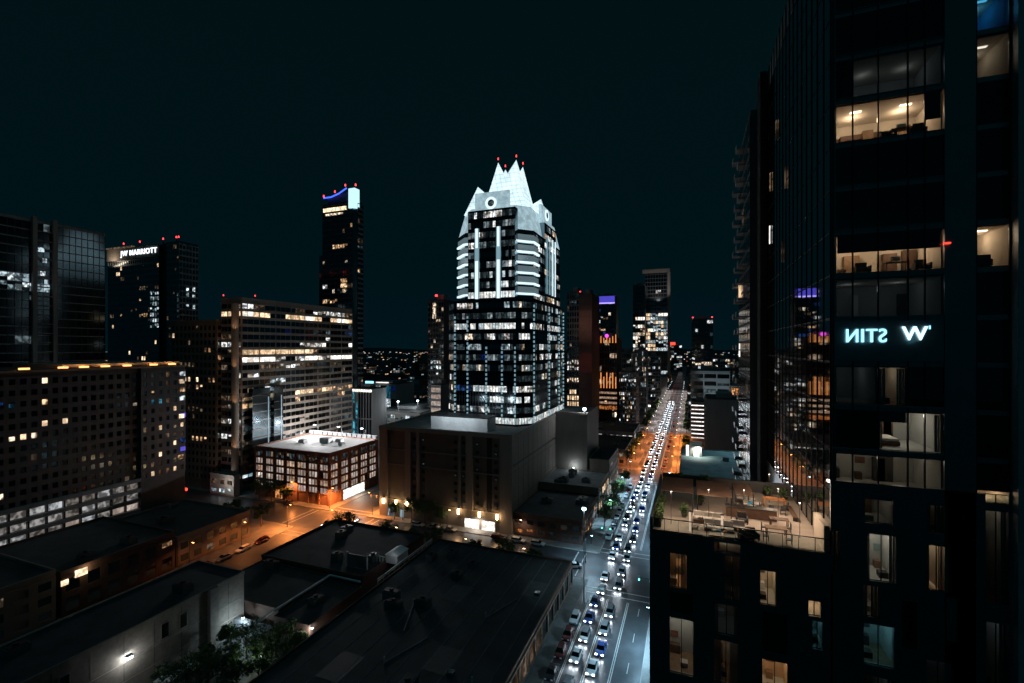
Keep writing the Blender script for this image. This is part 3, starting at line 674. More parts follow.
for y in (71, 79.5, 84.5, 90, 96, 104, 110):
    t = thing('cornice_lamp', 'amber uplight glowing on the cornice of the dark brown apartment block', 'wall lamp', (-170.6, y, 55.5), 'cornice lamps of the apartment block')
    q = MB(); q.box(-171.5, y-1.1, 55.5, -170.2, y+1.1, 55.75, 'dark_metal'); q.build('lamp_base', t)
    q = MB(); q.box(-171.3, y-1.0, 55.75, -170.3, y+1.0, 56.25, 'lamp_amber'); q.build('lamp_lens', t)
    light('POINT', (-170.7, y, 56.2), 700, (1, .48, .20), t, .2)
for y, z, m_ in ((112.2, 22, 'warm'), (113, 24.8, 'purple_light'), (112.6, 36.6, 'full_warm'), (113.1, 36.8, 'purple_light'), (112.8, 43, 'cool'), (112.9, 46, 'warm'), (112.6, 49, 'warm_white'), (112.9, 51.7, 'cool'), (113, 28, 'blue')):
    q = MB(); q.box(-170.1, y-.9, z, -169.6, y+.9, z+1.5, m_); q.build('balcony_lamp', root)

# ================================================================== WEDGE-TOPPED CONDO TOWER (distant, behind the office slab)
B = Bld('condo_tower', 'slender dark tower with white-lit top box and blue roofline, behind the office slab', 'skyscraper', chamf(-250,-215.6,260,271,3), 0)
B.body(chamf(-246,-215.6,260,270,2), 0, 163, 'blue_glass'); B.body(rect(-250,-246.1,263,270), 0, 128, 'blue_glass')
B.body(chamf(-243,-221,262,269,2), 163, 170, 'dark_stone')
B.facade((-244,260), (-217.6,260), 30, 162, 38, 12, chance(101, .09, ['white', 'warm_white', 'warm', 'dim_warm', 'dim_cool']), .8, .3, .3, 'line_dim', 'dark_metal')
surf('line_dim', (.12, .14, .15), .6)
B.facade((-215.6,262), (-215.6,268), 30, 162, 38, 2, chance(102, .12, ['dim_warm', 'dim_cool', 'warm']), 1.2, .3, .5, 'grey_concrete', 'dark_metal')
root = B.done()
q = MB(); q.box(-243, 259.4, 157.5, -223, 260, 160, 'full_warm'); q.box(-241, 259.3, 154.7, -226, 259.9, 155.9, 'warm_white'); q.build('lit_terrace', root)
q = MB(); q.box(-220.5, 259.0, 158, -215.2, 264, 171.5, 'strip_cyan2'); glow('strip_cyan2', (.55, .9, 1), 1.2); q.build('lit_top', root)
q = MB()
P = [(-244, 261, 168.2), (-237, 260.5, 168.0), (-230, 260.2, 169.5), (-223, 260, 172.5)]
for a, c in zip(P, P[1:]): q.tube(a, c, .5, .5, 'blue_strip', 6)
q.build('blue_roofline', root)
for x, y, z in ((-244, 261, 169), (-234, 261, 171), (-224, 260, 174), (-216, 261, 173.6)): q = MB(); q.tube((x, y, z), (x, y, z+1.4), .55, .4, 'red_beacon', 8); q.build('beacon', root)
for k, (x, z) in enumerate(((-226.5, 107), (-223.8, 107), (-226.5, 103.6), (-223.8, 103.6), (-225, 100))): q = MB(); q.box(x-1.2, 259.55, z, x+1.2, 259.9, z+2.6, 'warm'); q.build('lit_flat', root)

# ================================================================== DISTANT TOWERS
def span(px0, px1, Y):
    o = []
    for px in (px0, px1): t = (px-512)/464; o.append(Y*(-math.sin(YAW)+t*math.cos(YAW))/(math.cos(YAW)+t*math.sin(YAW)))
    return o
def top(px, py, Y): t = (px-512)/464; return EYE+(347-py)*Y/(math.cos(YAW)+t*math.sin(YAW))/464
def tower(name, label, px0, px1, py, Y, depth, nf, nb, pat, wall='dark_stone', glass='dark_glass', band=1.2, pier=.5, side=None, group=None, cat='building', z0=0, maxparts=60, zb=3):
    x0, x1 = span(px0, px1, Y); z = top((px0+px1)/2, py, Y)
    B = Bld(name, label, cat, rect(x0, x1, Y, Y+depth), z0, group, maxparts)
    B.body(rect(x0, x1, Y, Y+depth), z0, z, wall)
    if pat: B.facade((x0, Y), (x1, Y), z0+zb, z-1, nf, nb, pat, band, pier, .3, wall, wall, dark=glass)
    nbs = max(2, int(nb*depth/(x1-x0)))
    if side and x1 < 5: B.facade((x1, Y), (x1, Y+depth), z0+zb, z-1, nf, nbs, side, band, pier, .3, wall, wall, dark=glass)
    if side and x0 > -5: B.facade((x0, Y+depth), (x0, Y), z0+zb, z-1, nf, nbs, side, band, pier, .3, wall, wall, dark=glass)
    r_ = B.done()
    q = MB(); q.box(x0+.3, Y+.3, z, x1-.3, Y+depth-.3, z+.3, 'dark_roof'); q.box(x0+(x1-x0)*.3, Y+depth*.3, z+.3, x1-(x1-x0)*.3, Y+depth*.7, z+min(4, .03*z+1.5), 'grey_concrete'); q.build('roof', r_)
    return r_, x0, x1, z
def beacon(root, x, y, z, s_=.7):
    q = MB(); q.tube((x, y, z-.2), (x, y, z+1.5), .2, .15, 'dark_metal', 6); q.tube((x, y, z+1.5), (x, y, z+1.5+s_*1.4), s_, s_*.8, 'red_beacon', 8); q.build('beacon', root)
mixw = ['white', 'warm_white', 'cool', 'dim_warm', 'dim_cool']
rt, x0, x1, z = tower('slab_tower', 'narrow dark tower half hidden on the west side of the crowned skyscraper', 428, 444, 300, 262, 20, 26, 6, chance(1, .22, mixw), side=None, cat='building')
q = MB(); q.box(x0+4, 261, z-12, x0+6, 261.8, z-2, 'warm_white'); q.build('light_strip', rt); beacon(rt, x0+5, 264, z+1, .9)
tower('annex_building', 'low block with stacked bright window rows at the foot of the crowned skyscraper', 431, 441, 385, 240, 14, 9, 1, lambda i, j: 'office_pale', wall='grey_concrete', band=1.3, pier=.3)
rt, x0, x1, z = tower('office_tower', 'dark office tower beside the reddish slab, lit rows near its foot', 567, 579, 292, 300, 26, 24, 5, chance(2, .04, mixw, rows={12: (.9, ['white']), 11: (.7, ['white', 'cool']), 9: (.8, ['warm_white']), 7: (.9, ['full_warm']), 6: (.9, ['full_warm']), 5: (.9, ['full_warm']), 4: (.9, ['full_warm']), 3: (.9, ['warm'])}), side=None)
rt, x0, x1, z = tower('reddish_slab_tower', 'blank reddish slab tower washed by dim red light', 579, 592, 294, 298, 26, 20, 4, lambda i, j: None, wall='red_wall', pier=0, band=.4) if not surf('red_wall', (.16, .07, .055), .8, vary=.4, scale=.08) is None else None
beacon(rt, x0+.6, 299, z, .5)
light('SPOT', ((x0+x1)/2, 286, 76), 1500, (1, .6, .45), rt, .2, (rad(90), 0, 0), 100, name='facade_light'); light('SPOT', ((x0+x1)/2, 286, 52), 600, (1, .15, .1), rt, .2, (rad(90), 0, 0), 70, name='facade_light')
rt, x0, x1, z = tower('purple_topped_tower', 'slim distant tower crowned by a glowing violet screen', 598, 616, 296, 560, 22, 26, 7, chance(3, .28, ['warm_white', 'warm', 'dim_warm', 'blue', 'white']), side=None, maxparts=100)
q = MB(); q.box(x0+1.5, 559.4, z-9, x1-1.5, 560, z-.2, 'purple_light'); q.box(x0+1.5, 559.3, z-9.2, x1-1.5, 559.5, z-7.8, 'strip_violet'); glow('strip_violet', (.45, .35, 1), 1.5); q.build('lit_screen', rt)
for xx in (x0+1, x1-1): q = MB(); q.tube((xx, 561, z), (xx, 561, z+4), .5, .3, 'dark_metal', 6); q.build('mast', rt)
rt, x0, x1, z = tower('amber_crowned_building', 'stone hotel block with amber fins of light at crown and base', 597, 617, 338, 330, 24, 14, 8, chance(4, .16, ['warm', 'warm_white', 'dim_warm']), wall='dark_brick', side=None, maxparts=100)
n_ = 7
for k in range(n_):
    x = x0+.8+(x1-x0-1.6)*k/(n_-1)
    q = MB(); h = (7.5, 6, 4.5, 6, 4.5, 6, 7.5)[k]; q.box(x-.22, 329.2, z-3.5, x+.22, 329.7, z-3.5+h*.8, 'orange_strip'); q.build('light_fin', rt)
    q = MB(); q.box(x-.25, 329.2, 33, x+.25, 329.7, 41+(k % 2)*3, 'orange_strip'); q.build('light_fin', rt)
q = MB(); q.tube(((x0+x1)/2, 329, z+1.5), ((x0+x1)/2, 329.6, z+1.5), 1.3, 1.3, 'magenta_light', 14); q.build('magenta_lamp', rt)
for zz in (22, 25.5, 29): 
    q = MB(); q.box(x0, 329.3, zz, x1, 329.7, zz+1.4, 'office_warm'); q.build('lit_band', rt)
q = MB(); q.box(x0, 329.3, 18, x1, 329.7, 20.6, 'amber'); q.build('lit_band', rt)
rt, x0, x1, z = tower('framed_tower', 'tall distant tower outlined by a pale frame, brightly lit lower half', 645, 669, 270, 740, 36, 30, 9, chance(5, .03, mixw, rows={k: (.75, ['full_white', 'white', 'cool', 'full_warm']) for k in list(range(9, 19))}), side=None, maxparts=100, wall='dark_stone')
q = MB(); q.box(x0-3.6, 738, z-4.5, x1+1.2, 740.6, z+1.2, 'tan_concrete'); q.box(x1-2.2, 737.8, 20, x1+2, 740.5, z-4.5, 'tan_concrete'); q.build('frame', rt)
light('SPOT', ((x0+x1)/2, 700, z-45), 22000, (1, .93, .9), rt, .5, (rad(125), 0, 0), 80, name='facade_light')
rt, x0, x1, z = tower('stepped_tower', 'shorter half of the framed tower pair with lit floors below a flared side', 633, 645, 285, 715, 30, 26, 5, chance(6, .03, mixw, rows={k: (.7, ['full_white', 'white', 'warm_white']) for k in range(9, 18)}), side=None)
q = MB(); q.box(x0, 714, z-1.2, x1, 715.3, z+.7, 'grey_concrete'); q.build('cornice', rt)
rt, x0, x1, z = tower('square_tower', 'square dark tower at the end of the avenue with a few lit floors', 692, 713, 319, 620, 28, 18, 7, chance(7, .14, mixw, rows={7: (.5, ['warm_white']), 8: (.4, ['white', 'cool'])}), side=chance(8, .2, mixw))
beacon(rt, x0+1, 621, z, 1); beacon(rt, x1-1, 621, z, 1)
rt, x0, x1, z = tower('banded_building', 'wide pale office block with horizontal louvre bands facing the avenue', 691, 730, 371, 352, 30, 8, 3, lambda i, j: 'dim_cool' if (i*3+j) % 4 == 0 else 'dark', wall='blue_concrete', band=2.2, pier=.8, side=lambda i, j: 'dark') if not surf('blue_concrete', (.36, .42, .44), .7, vary=.2, scale=.1) is None else None
light('SPOT', ((x0+x1)/2, 322, 22), 9000, (.75, .92, 1), rt, .5, (rad(100), 0, 0), 110, name='facade_light')
tower('striped_garage', 'small parking deck with bright white floor strips before the banded block', 691, 709, 402, 318, 18, 9, 1, lambda i, j: 'full_white', wall='grey_concrete', band=1.9, pier=.3)
rt, x0, x1, z = tower('dark_block', 'plain dark windowless block in front of the banded office', 706, 746, 400, 250, 26, 7, 6, lambda i, j: None, wall='grey_concrete', band=.4, pier=.4, side=lambda i, j: None)
tower('orange_lit_building', 'low building washed in orange light near the reflective tower', 731, 744, 386, 340, 14, 3, 3, lambda i, j: 'amber' if i else 'warm', wall='tan')
rt, x0, x1, z = tower('red_sign_building', 'mid-rise with a red rooftop sign beside the framed tower', 666, 682, 345, 1250, 50, 10, 6, chance(9, .3, mixw), side=None)
q = MB(); q.box(x0+8, 1247, z, x1-16, 1249, z+7, 'red_light'); q.build('rooftop_sign', rt)
for k, (a, b_, c_, Y, lab) in enumerate(((619, 633, 352, 380, 'glass mid-rise with scattered cool windows beside the amber crowned block'), (634, 646, 350, 400, 'blue-tinted mid-rise with a lit rooftop line below the framed tower'), (646, 660, 356, 570, 'mid-rise with many white windows close to the avenue'), (619, 636, 372, 330, 'lower block with blue-white shop glow'), (657, 667, 377, 700, 'corner block with stacked warm balconies on the avenue'), (713, 735, 358, 600, 'distant block speckled with white windows beyond the banded office'))):
    tower('mid_rise', lab, a, b_, c_, Y, 18, 13, 9, chance(20+k, .3 if k != 3 else .5, mixw if k != 4 else ['full_warm', 'warm_white']), side=chance(30+k, .3, mixw if k != 4 else ['full_warm', 'warm']), wall='grey_concrete')
# pavilion and lit deck beyond the white roof
rt, x0, x1, z = tower('pavilion', 'small glass pavilion with pale fins and a lit roof band, beyond the office slab', 350, 372, 389, 225, 14, 2, 8, lambda i, j: 'teal' if j < 3 else 'dark', wall='grey_concrete', band=.8, pier=.5)
q = MB(); q.box(x0, 224.2, z-1.6, x1, 224.7, z-.2, 'full_white'); q.build('lit_band', rt)
rt, x0, x1, z = tower('parking_deck', 'low pale parking deck with white deck lamps beyond the concrete garage', 372, 420, 412, 240, 40, 3, 10, lambda i, j: 'dim_cool' if (i+j) % 3 else 'cool', wall='cool_plaster', band=1.4, pier=.6)
for xx, yy in ((x0+5, 242), (x0+18, 242), (x1-8, 250)):
    t = thing('deck_lamp', 'white lamp on a pole over the pale parking deck', 'lamp post', (xx, yy, z), 'lamps over the parking deck')
    q = MB(); q.tube((xx, yy, z), (xx, yy, z+6), .12, .1, 'grey_metal'); q.build('pole', t); q = MB(); q.box(xx-.5, yy-.5, z+6, xx+.5, yy+.3, z+6.5, 'lamp_white'); q.build('lamp_head', t); light('POINT', (xx, yy-1, z+5.6), 1500, (.85, .95, 1), t, .3)
rt, x0, x1, z = tower('signed_store', 'low store with teal and violet shop lights far beyond the pavilion', 366, 396, 384, 360, 30, 2, 6, lambda i, j: ('teal', 'blue', 'dim_warm', 'amber', 'cool', 'dark')[(i*2+j) % 6], wall='cool_plaster', band=1, pier=.6)
q = MB(); q.box(x0, 359, z, x0+9, 359.6, z+2.4, 'glow_cyan'); q.box(x0+12, 359, z+1, x0+26, 359.6, z+2, 'full_white'); q.build('roof_light', rt)

# ================================================================== LOW TOWN FILLING THE BLOCKS
r = random.Random(77); taken = [(-130, -28, 140, 235), (-215, -130, 138, 215), (-5, 30, 240, 280)]
fills = []
for bi in range(-3, 6):
    for bk in range(1, 8):
        bx1 = -31-PX*bi; bx0 = bx1-74; by0 = 245+PY*(bk-1); 
        for ix in range(2):
            for iy in range(2):
                if r.random() < .12: continue
                x0 = bx0+ix*38+r.uniform(0, 2); x1 = x0+r.uniform(24, 34); y0 = by0+iy*39+r.uniform(0, 2); y1 = y0+r.uniform(22, 34)
                h = r.choice([6, 8, 10, 12, 16, 22, 30]) if bk > 1 else r.choice([5, 6, 8, 9, 12])
                if bi == -1: h = min(h, 14)
                fills.append((x0, x1, y0, y1, h, bi, bk))
heroes = []
for o in COL.objects:
    if o.parent is None and o.type == 'EMPTY':
        for c in o.children:
            if c.name.split('.')[0] == 'wall':
                vs = [v.co for v in c.data.vertices]; heroes.append((o.location.x+min(v.x for v in vs), o.location.x+max(v.x for v in vs), o.location.y+min(v.y for v in vs), o.location.y+max(v.y for v in vs)))
wl = ['brick', 'tan', 'grey_concrete', 'dark_stone', 'dark_brick', 'tan_concrete']
wlab = {'brick': 'red brick', 'tan': 'tan rendered', 'grey_concrete': 'grey concrete', 'dark_stone': 'dark stone', 'dark_brick': 'dark brick', 'tan_concrete': 'pale concrete'}
for x0, x1, y0, y1, h, bi, bk in fills:
    if any(x0 < a1+1 and x1 > a0-1 and y0 < b1+1 and y1 > b0-1 for a0, a1, b0, b1 in heroes): continue
    if any(x0 < a1 and x1 > a0 and y0 < b1 and y1 > b0 for a0, a1, b0, b1 in taken): continue
    t_ = (x0*math.cos(YAW)+y0*math.sin(YAW))/(y0*math.cos(YAW)-x0*math.sin(YAW))
    if not -.62 < t_ < .62: continue
    wm = r.choice(wl); p = r.uniform(.08, .4) if bi in (0, -1) else r.uniform(.08, .3)
    side = 'on the avenue' if bi in (0, -1) else 'off the avenue'
    B = Bld('town_building', f'{"low" if h < 13 else "taller"} {wlab[wm]} building {side} in the {"nearer" if bk < 3 else "far"} blocks', 'building', rect(x0, x1, y0, y1), 0, f'{wlab[wm]} {"low" if h < 13 else "taller"} town buildings {side} {"near" if bk < 3 else "far"}', maxparts=40 if bk < 3 else 20)
    B.body(rect(x0, x1, y0, y1), 0, h, wm); nf = max(1, int(h/3.6)); sd = r.randrange(9999)
    ms = r.choice([['warm', 'full_warm', 'dim_warm'], ['white', 'cool', 'dim_cool'], mixw, mixw])
    nb = int((x1-x0)/3.4) if bk < 4 else int((x1-x0)/5)
    B.facade((x0, y0), (x1, y0), .6, h-.6, nf, nb, chance(sd, p, ms, rows={0: (.45, ['full_warm', 'full_white', 'amber', 'cool'])} if bi in (0, -1) else None), 1.4, 1.0, .2, wm, wm)
    if x1 < 0: B.facade((x1, y0), (x1, y1), .6, h-.6, nf, nb, chance(sd+1, p, ms, rows={0: (.6, ['full_warm', 'full_white', 'amber', 'warm'])} if bi == 0 else None), 1.4, 1.0, .2, wm, wm)
    else: B.facade((x0, y1), (x0, y0), .6, h-.6, nf, nb, chance(sd+1, p, ms, rows={0: (.6, ['full_warm', 'full_white', 'amber', 'warm'])} if bi == -1 else None), 1.4, 1.0, .2, wm, wm)
    rt = B.done(); roofbits(rt, x0, x1, y0, y1, h, sd, 2 if bk < 3 else 0, par=bk < 4, pm=wm, ph=.6)

# ================================================================== LOW BUILDINGS BETWEEN GARAGE AND AVENUE
def low(name, label, x0, x1, y0, y1, h, wm, rm='dark_roof', n=3, seed=1, S_=None, E_=None, W_=None, ph=.7, fh=3.5, cat='building', bay=3.6, band=1.5, pier=1.6):
    B = Bld(name, label, cat, rect(x0, x1, y0, y1), 0); B.body(rect(x0, x1, y0, y1), 0, h, wm); nf = max(1, int(h/fh))
    if S_: B.facade((x0, y0), (x1, y0), .5, h-.7, nf, max(1, int((x1-x0)/bay)), S_, band, pier, .2, wm, wm)
    if E_: B.facade((x1, y0), (x1, y1), .5, h-.7, nf, max(1, int((y1-y0)/bay)), E_, band, pier, .2, wm, wm)
    if W_: B.facade((x0, y1), (x0, y0), .5, h-.7, nf, max(1, int((y1-y0)/bay)), W_, band, pier, .2, wm, wm)
    rt = B.done(); roofbits(rt, x0, x1, y0, y1, h, seed, n, pm=wm, rm=rm, ph=ph); return rt
low('avenue_building', 'low dark-roofed building on the avenue just past the second crossing', -58, -31.6, 247, 284, 8, 'tan', n=3, seed=51, S_=chance(61, .4, ['full_warm', 'warm', 'dim_warm']), E_=chance(62, .45, ['full_warm', 'amber', 'warm']))
low('avenue_building', 'second low building past the second crossing with white shop lights', -57, -31.6, 286, 322, 10, 'grey_concrete', n=3, seed=52, S_=chance(63, .6, ['full_white', 'cool', 'white']), E_=chance(64, .5, ['full_warm', 'amber', 'white']))
low('avenue_building', 'broad dark-roofed hall behind the first shops past the second crossing', -100, -60, 247, 292, 10, 'dark_brick', n=5, seed=53, S_=chance(65, .3, ['warm', 'dim_cool']), E_=chance(66, .3, ['warm']))
rt = low('corner_shop', 'low dark-roofed shop row at the crossing east of the concrete garage', -54.2, -31.6, 143.2, 170, 7, 'dark_brick', S_=chance(1, .25, ['amber', 'dim_warm']), E_=chance(2, .35, ['amber', 'warm', 'dim_warm']), seed=5)
low('shop_building', 'low building with a paler roof and vents along the garage side', -54.2, -31.6, 171, 194, 9.5, 'tan', rm='grey_roof', n=5, E_=chance(3, .4, ['warm', 'dim_warm', 'full_warm']), seed=6)
low('shop_building', 'dark-roofed building with street-lit pale side wall below the floodlight', -40.2, -31.6, 195.5, 221, 14, 'tan', n=1, E_=chance(4, .3, ['warm', 'dim_warm']), seed=7)

# ================================================================== NEAR BLOCK: BIG DARK ROOF
B = Bld('flat_roofed_building', 'large low building with a huge black flat roof nearest the avenue', 'building', rect(-68.5,-28.8,20,118.5), 0)
B.body(rect(-68.5,-28.8,20,118.5), 0, 5.6, 'brick')
B.facade((-28.8,20), (-28.8,118.5), .4, 5.2, 1, 22, chance(11, .1, ['dim_warm']), .8, .7, .3, 'tan', 'tan')
B.facade((-68.5,20), (-28.8,20), .4, 5.2, 1, 8, chance(12, .1, ['dim_warm']), .8, .7, .3, 'tan', 'tan')
rt = B.done(); roofbits(rt, -68.5, -28.8, 20, 118.5, 5.6, 8, 16, mat='grey_metal', pm='dark_brick', ph=.6)
for k in range(9): q = MB(); q.box(-64.2+k*4.1, 20.5, 5.72, -64.08+k*4.1, 118, 5.77, 'grey_roof'); q.build('roof_seam', rt)
for k in range(6): q = MB(); x_, y_ = -62+k*5.6, 50+((k*37) % 55); q.tube((x_, y_, 5.8), (x_+3.5, y_+9*(-1)**k, 5.8), .12, .12, 'grey_metal', 6); q.tube((x_, y_, 5.7), (x_, y_, 6.9), .14, .14, 'white_metal', 8); q.build('roof_pipe', rt)
for k in range(4): q = MB(); x_, y_ = -60+k*8, 62+((k*29) % 50); q.box(x_, y_, 5.73, x_+5, y_+7, 5.75, 'roof_patch'); q.build('roof_patch', rt)
for k in range(5):
    q = MB(); x, y = (-45+3*k*(-1)**k, 40+15*k); q.box(x, y, 5.7, x+1.2, y+1.2, 6.3, 'grey_metal'); q.box(x+.1, y+.1, 6.3, x+1.1, y+1.1, 6.36, 'dim_cool' if k in (1, 4) else 'dark_glass'); q.build('skylight', rt)
rt = low('flat_roofed_building', 'black flat-roofed hall at the orange-lit crossing corner of the near block', -107, -74, 92, 119.5, 5.8, 'dark_brick', n=4, seed=14, S_=lambda i, j: 'dark')
rt = low('flat_roofed_building', 'dark low building with a pale parapet edge beside the tree courtyard', -106, -83, 75.5, 91, 5.2, 'dark_brick', n=1, seed=15, ph=.3)
q = MB(); q.box(-83.3, 70, 5.4, -82.8, 91.2, 5.75, 'white_metal'); q.box(-82.8, 90.8, 5.4, -74, 91.2, 5.75, 'white_metal'); q.build('coping', rt)
rt = low('lower_hall', 'low dark hall inside the near block with pale coping', -82.6, -73, 74, 90.5, 4.6, 'dark_brick', n=1, seed=16, ph=.3)
B = Bld('brick_warehouse', 'long dark-roofed warehouse with a pale lamp-lit brick side wall', 'warehouse', rect(-106.5,-92,10,74.5), 0)
B.body(rect(-106.5,-92,10,74.5), 0, 12, 'pale_brick'); surf('pale_brick', (.30, .25, .21), .9, vary=.22, scale=1.3, bump=.4)
w = B.wall
for k in range(13): w.box(-92.02, 12+k*4.9, 0, -91.96, 12.06+k*4.9, 11.6, 'dark_stone')
for z_ in (3.6, 6.9): w.box(-92.02, 10.1, z_, -91.94, 74.4, z_+.12, 'tan_concrete')
w.box(-92.02, 66.2, 0, -91.1, 68.0, 12.4, 'pale_brick')
for y in (49, 57.5, 60.8, 64.2, 44.5, 36, 28):
    q = 0
rt = B.done(); roofbits(rt, -106.5, -92, 10, 74.5, 12, 18, 3, pm='pale_brick', ph=.5)
for y in (26, 34, 42.2, 57.2, 60.6):
    q = MB(); q.box(-92.0, y, 7.4, -91.9, y+1.5, 10.4, 'tan_concrete'); f_ = q.build('window', rt); q = MB(); q.box(-91.93, y+.15, 7.6, -91.84, y+1.35, 10.2, 'dark_glass'); q.build('pane', f_)
t = thing('wall_lamp', 'very bright white lamp bracketed to the pale warehouse wall', 'wall lamp', (-91.9, 51.5, 8.1))
q = MB(); q.tube((-92, 51.5, 8.3), (-91.1, 51.5, 8.3), .06, .05, 'dark_metal'); q.build('bracket', t)
q = MB(); q.box(-91.55, 51.0, 8.26, -90.7, 52.0, 8.4, 'dark_metal'); q.build('lamp_hood', t); q = MB(); q.box(-91.5, 51.1, 7.85, -90.8, 51.9, 8.25, 'flood_white'); q.build('lamp_head', t); light('POINT', (-90.2, 51.5, 8.0), 150, (.85, .95, 1), t, .3)
# courtyard
b = MB(); b.box(-91.5, 20, .14, -69.5, 74, .2, 'old_asphalt'); struct(b.build('courtyard_path'))
b = MB(); b.box(-91.8, 72, .15, -70, 73, 3.4, 'grey_concrete'); tag(b.build('courtyard_wall'), 'grey wall closing the tree courtyard behind the halls', 'wall')
b = MB(); b.box(-91.6, 44, .15, -88.6, 63, .9, 'cool_plaster'); tag(b.build('loading_ledge'), 'pale ledge lit by the wall lamp along the warehouse foot', 'ledge')
for (px, py, e, c, nm) in ((205, 626, 900, (.7, 1, .88), 'courtyard lamp with greenish white glow among the trees next to the warehouse'), (243, 618, 500, (.6, .85, 1), 'courtyard lamp casting blue-white light between the trees'), (312, 628, 300, (1, .98, .9), 'small white lamp against the courtyard edge wall'), (262, 656, 260, (.9, 1, .6), 'lamp glowing yellow-green under the courtyard trees')):
    x, y = seen(px, py, 4.2); t = thing('courtyard_lamp', nm, 'lamp post', (x, y, .2))
    q = MB(); q.tube((x, y, .2), (x, y, 4.1), .07, .05, 'dark_metal'); q.build('pole', t)
    q = MB(); q.tube((x, y, 4.1), (x, y, 4.4), .22, .28, 'lamp_white', 10); q.build('lamp_globe', t)
    q = MB(); q.tube((x, y, 4.42), (x, y, 4.6), .32, .08, 'dark_metal', 10); q.build('lamp_cap', t); light('POINT', (x+.3, y-.9, 4.0), e*1.3, c, t, .2)
# service yard things in the alley of the near block
x, y = seen(337, 577, 6)
t = thing('roof_screen', 'grey ribbed metal screen with posts standing on the hall roof', 'screen', (-79, 96, 5.95))
q = MB(); q.box(-82, 95.9, 6, -76, 96.05, 9.2, 'grey_metal')
for k in range(24): q.box(-82+k*.25, 95.8, 6.1, -81.9+k*.25, 95.9, 9.1, 'grey_concrete')
q.build('panel', t); q = MB()
for xx in (-82.1, -76): q.box(xx, 95.75, 5.95, xx+.2, 96.15, 9.6, 'white_metal')
q.build('post', t)
t = thing('roof_trailer', 'white box unit with ductwork at the edge of the dark hall roof', 'air handler', (-72, 104, 5.7))
q = MB(); q.box(-74, 101, 5.9, -70.5, 106, 8.0, 'white_metal'); q.prism([(-74.2,100.8),(-70.3,100.8),(-70.3,106.2),(-74.2,106.2)], 8.0, 8.9, 'white_metal', [(-72.4,101.5),(-72.1,101.5),(-72.1,105.5),(-72.4,105.5)]); q.build('housing', t)
q = MB()
for k in range(6): q.tube((-74.5-k*.9, 100.5, 6), (-74.5-k*.9, 100.5, 7.6), .12, .12, 'white_metal', 6)
q.build('pipe', t); q = MB(); q.tube((-74, 100.5, 7.5), (-79.5, 100.5, 7.5), .15, .15, 'white_metal', 6); q.build('duct', t)
light('POINT', (-70, 99, 9.5), 60, (.9, .95, 1), t, .3)
b = MB()
for k in range(12): b.tube((-69.6, 92+k*2.2, .1), (-69.6, 92+k*2.2, 6.6), .06, .06, 'white_metal', 6)
b.box(-69.7, 92, 6.5, -69.5, 117, 6.65, 'white_metal'); b.box(-69.7, 92, 6.05, -69.5, 117, 6.15, 'white_metal')
tag(b.build('railing'), 'thin white railing along the alley edge of the black roof', 'railing')

# ================================================================== BLOCKS WEST OF THE SIDE ROAD
rt = low('street_front_building', 'low building with amber-lit wall beside the parked cars on the side road', -166, -134.5, 88, 111, 8, 'tan', E_=lambda i, j: 'dim_warm' if j == 2 and i == 0 else 'dark', S_=lambda i, j: 'dark', seed=21)
rt = low('street_front_building', 'dark flat building with one bright window glowing over its roof', -166, -134, 62, 87, 10, 'dark_brick', E_=chance(22, .1, ['warm']), seed=22)
q = MB(); q.box(-133.9, 64.5, 8.2, -133.6, 66.8, 9.8, 'full_warm'); q.box(-133.9, 61.9, 7.4, -133.6, 63.2, 8.6, 'full_warm'); q.build('lit_window', rt)
light('POINT', (-132.9, 66.5, 9.6), 120, (1, .72, .4), rt, .3)
rt = low('street_front_building', 'amber-washed brick building at the near end of the side road', -166, -134, 30, 61, 11, 'tan', E_=lambda i, j: 'dim_warm' if (i, j) == (2, 5) else ('dark' if j % 2 else None), seed=23)
low('dark_hall', 'long dark roof strip under the lit open garage floors', -169, -166.5, 40, 112, 5, 'dark_stone', n=0)
rt = low('corner_cafe', 'pale two storey corner cafe with a lit front below the tan apartment tower', -190, -176, 138, 140.6, 8, 'cool_plaster', S_=lambda i, j: 'cool' if i == 0 else 'dim_warm', n=0)
light('POINT', (-178, 134, 6), 500, (1, .85, .75), rt, .5)
x, y = seen(186, 489, 5); q = MB(); q.box(x-.6, y-.2, 4.4, x+.6, y+.2, 5.4, 'red_light'); q.tube((x, y, .1), (x, y, 4.4), .08, .08, 'dark_metal', 6); tag(q.build('traffic_signal'), 'red signal light at the foot of the dark brown apartment block', 'traffic light')
light('POINT', (x+1, y-1, 4.6), 120, (1, .1, .05), None, .3, name='signal_glow')
low('low_annex', 'small pale annex with two lit windows west of the brick corner block', -189, -173, 150, 170, 9, 'cool_plaster', S_=lambda i, j: 'full_white' if (i, j) in ((1, 2), (1, 3)) else 'dark', E_=lambda i, j: 'dark', seed=31) if False else None

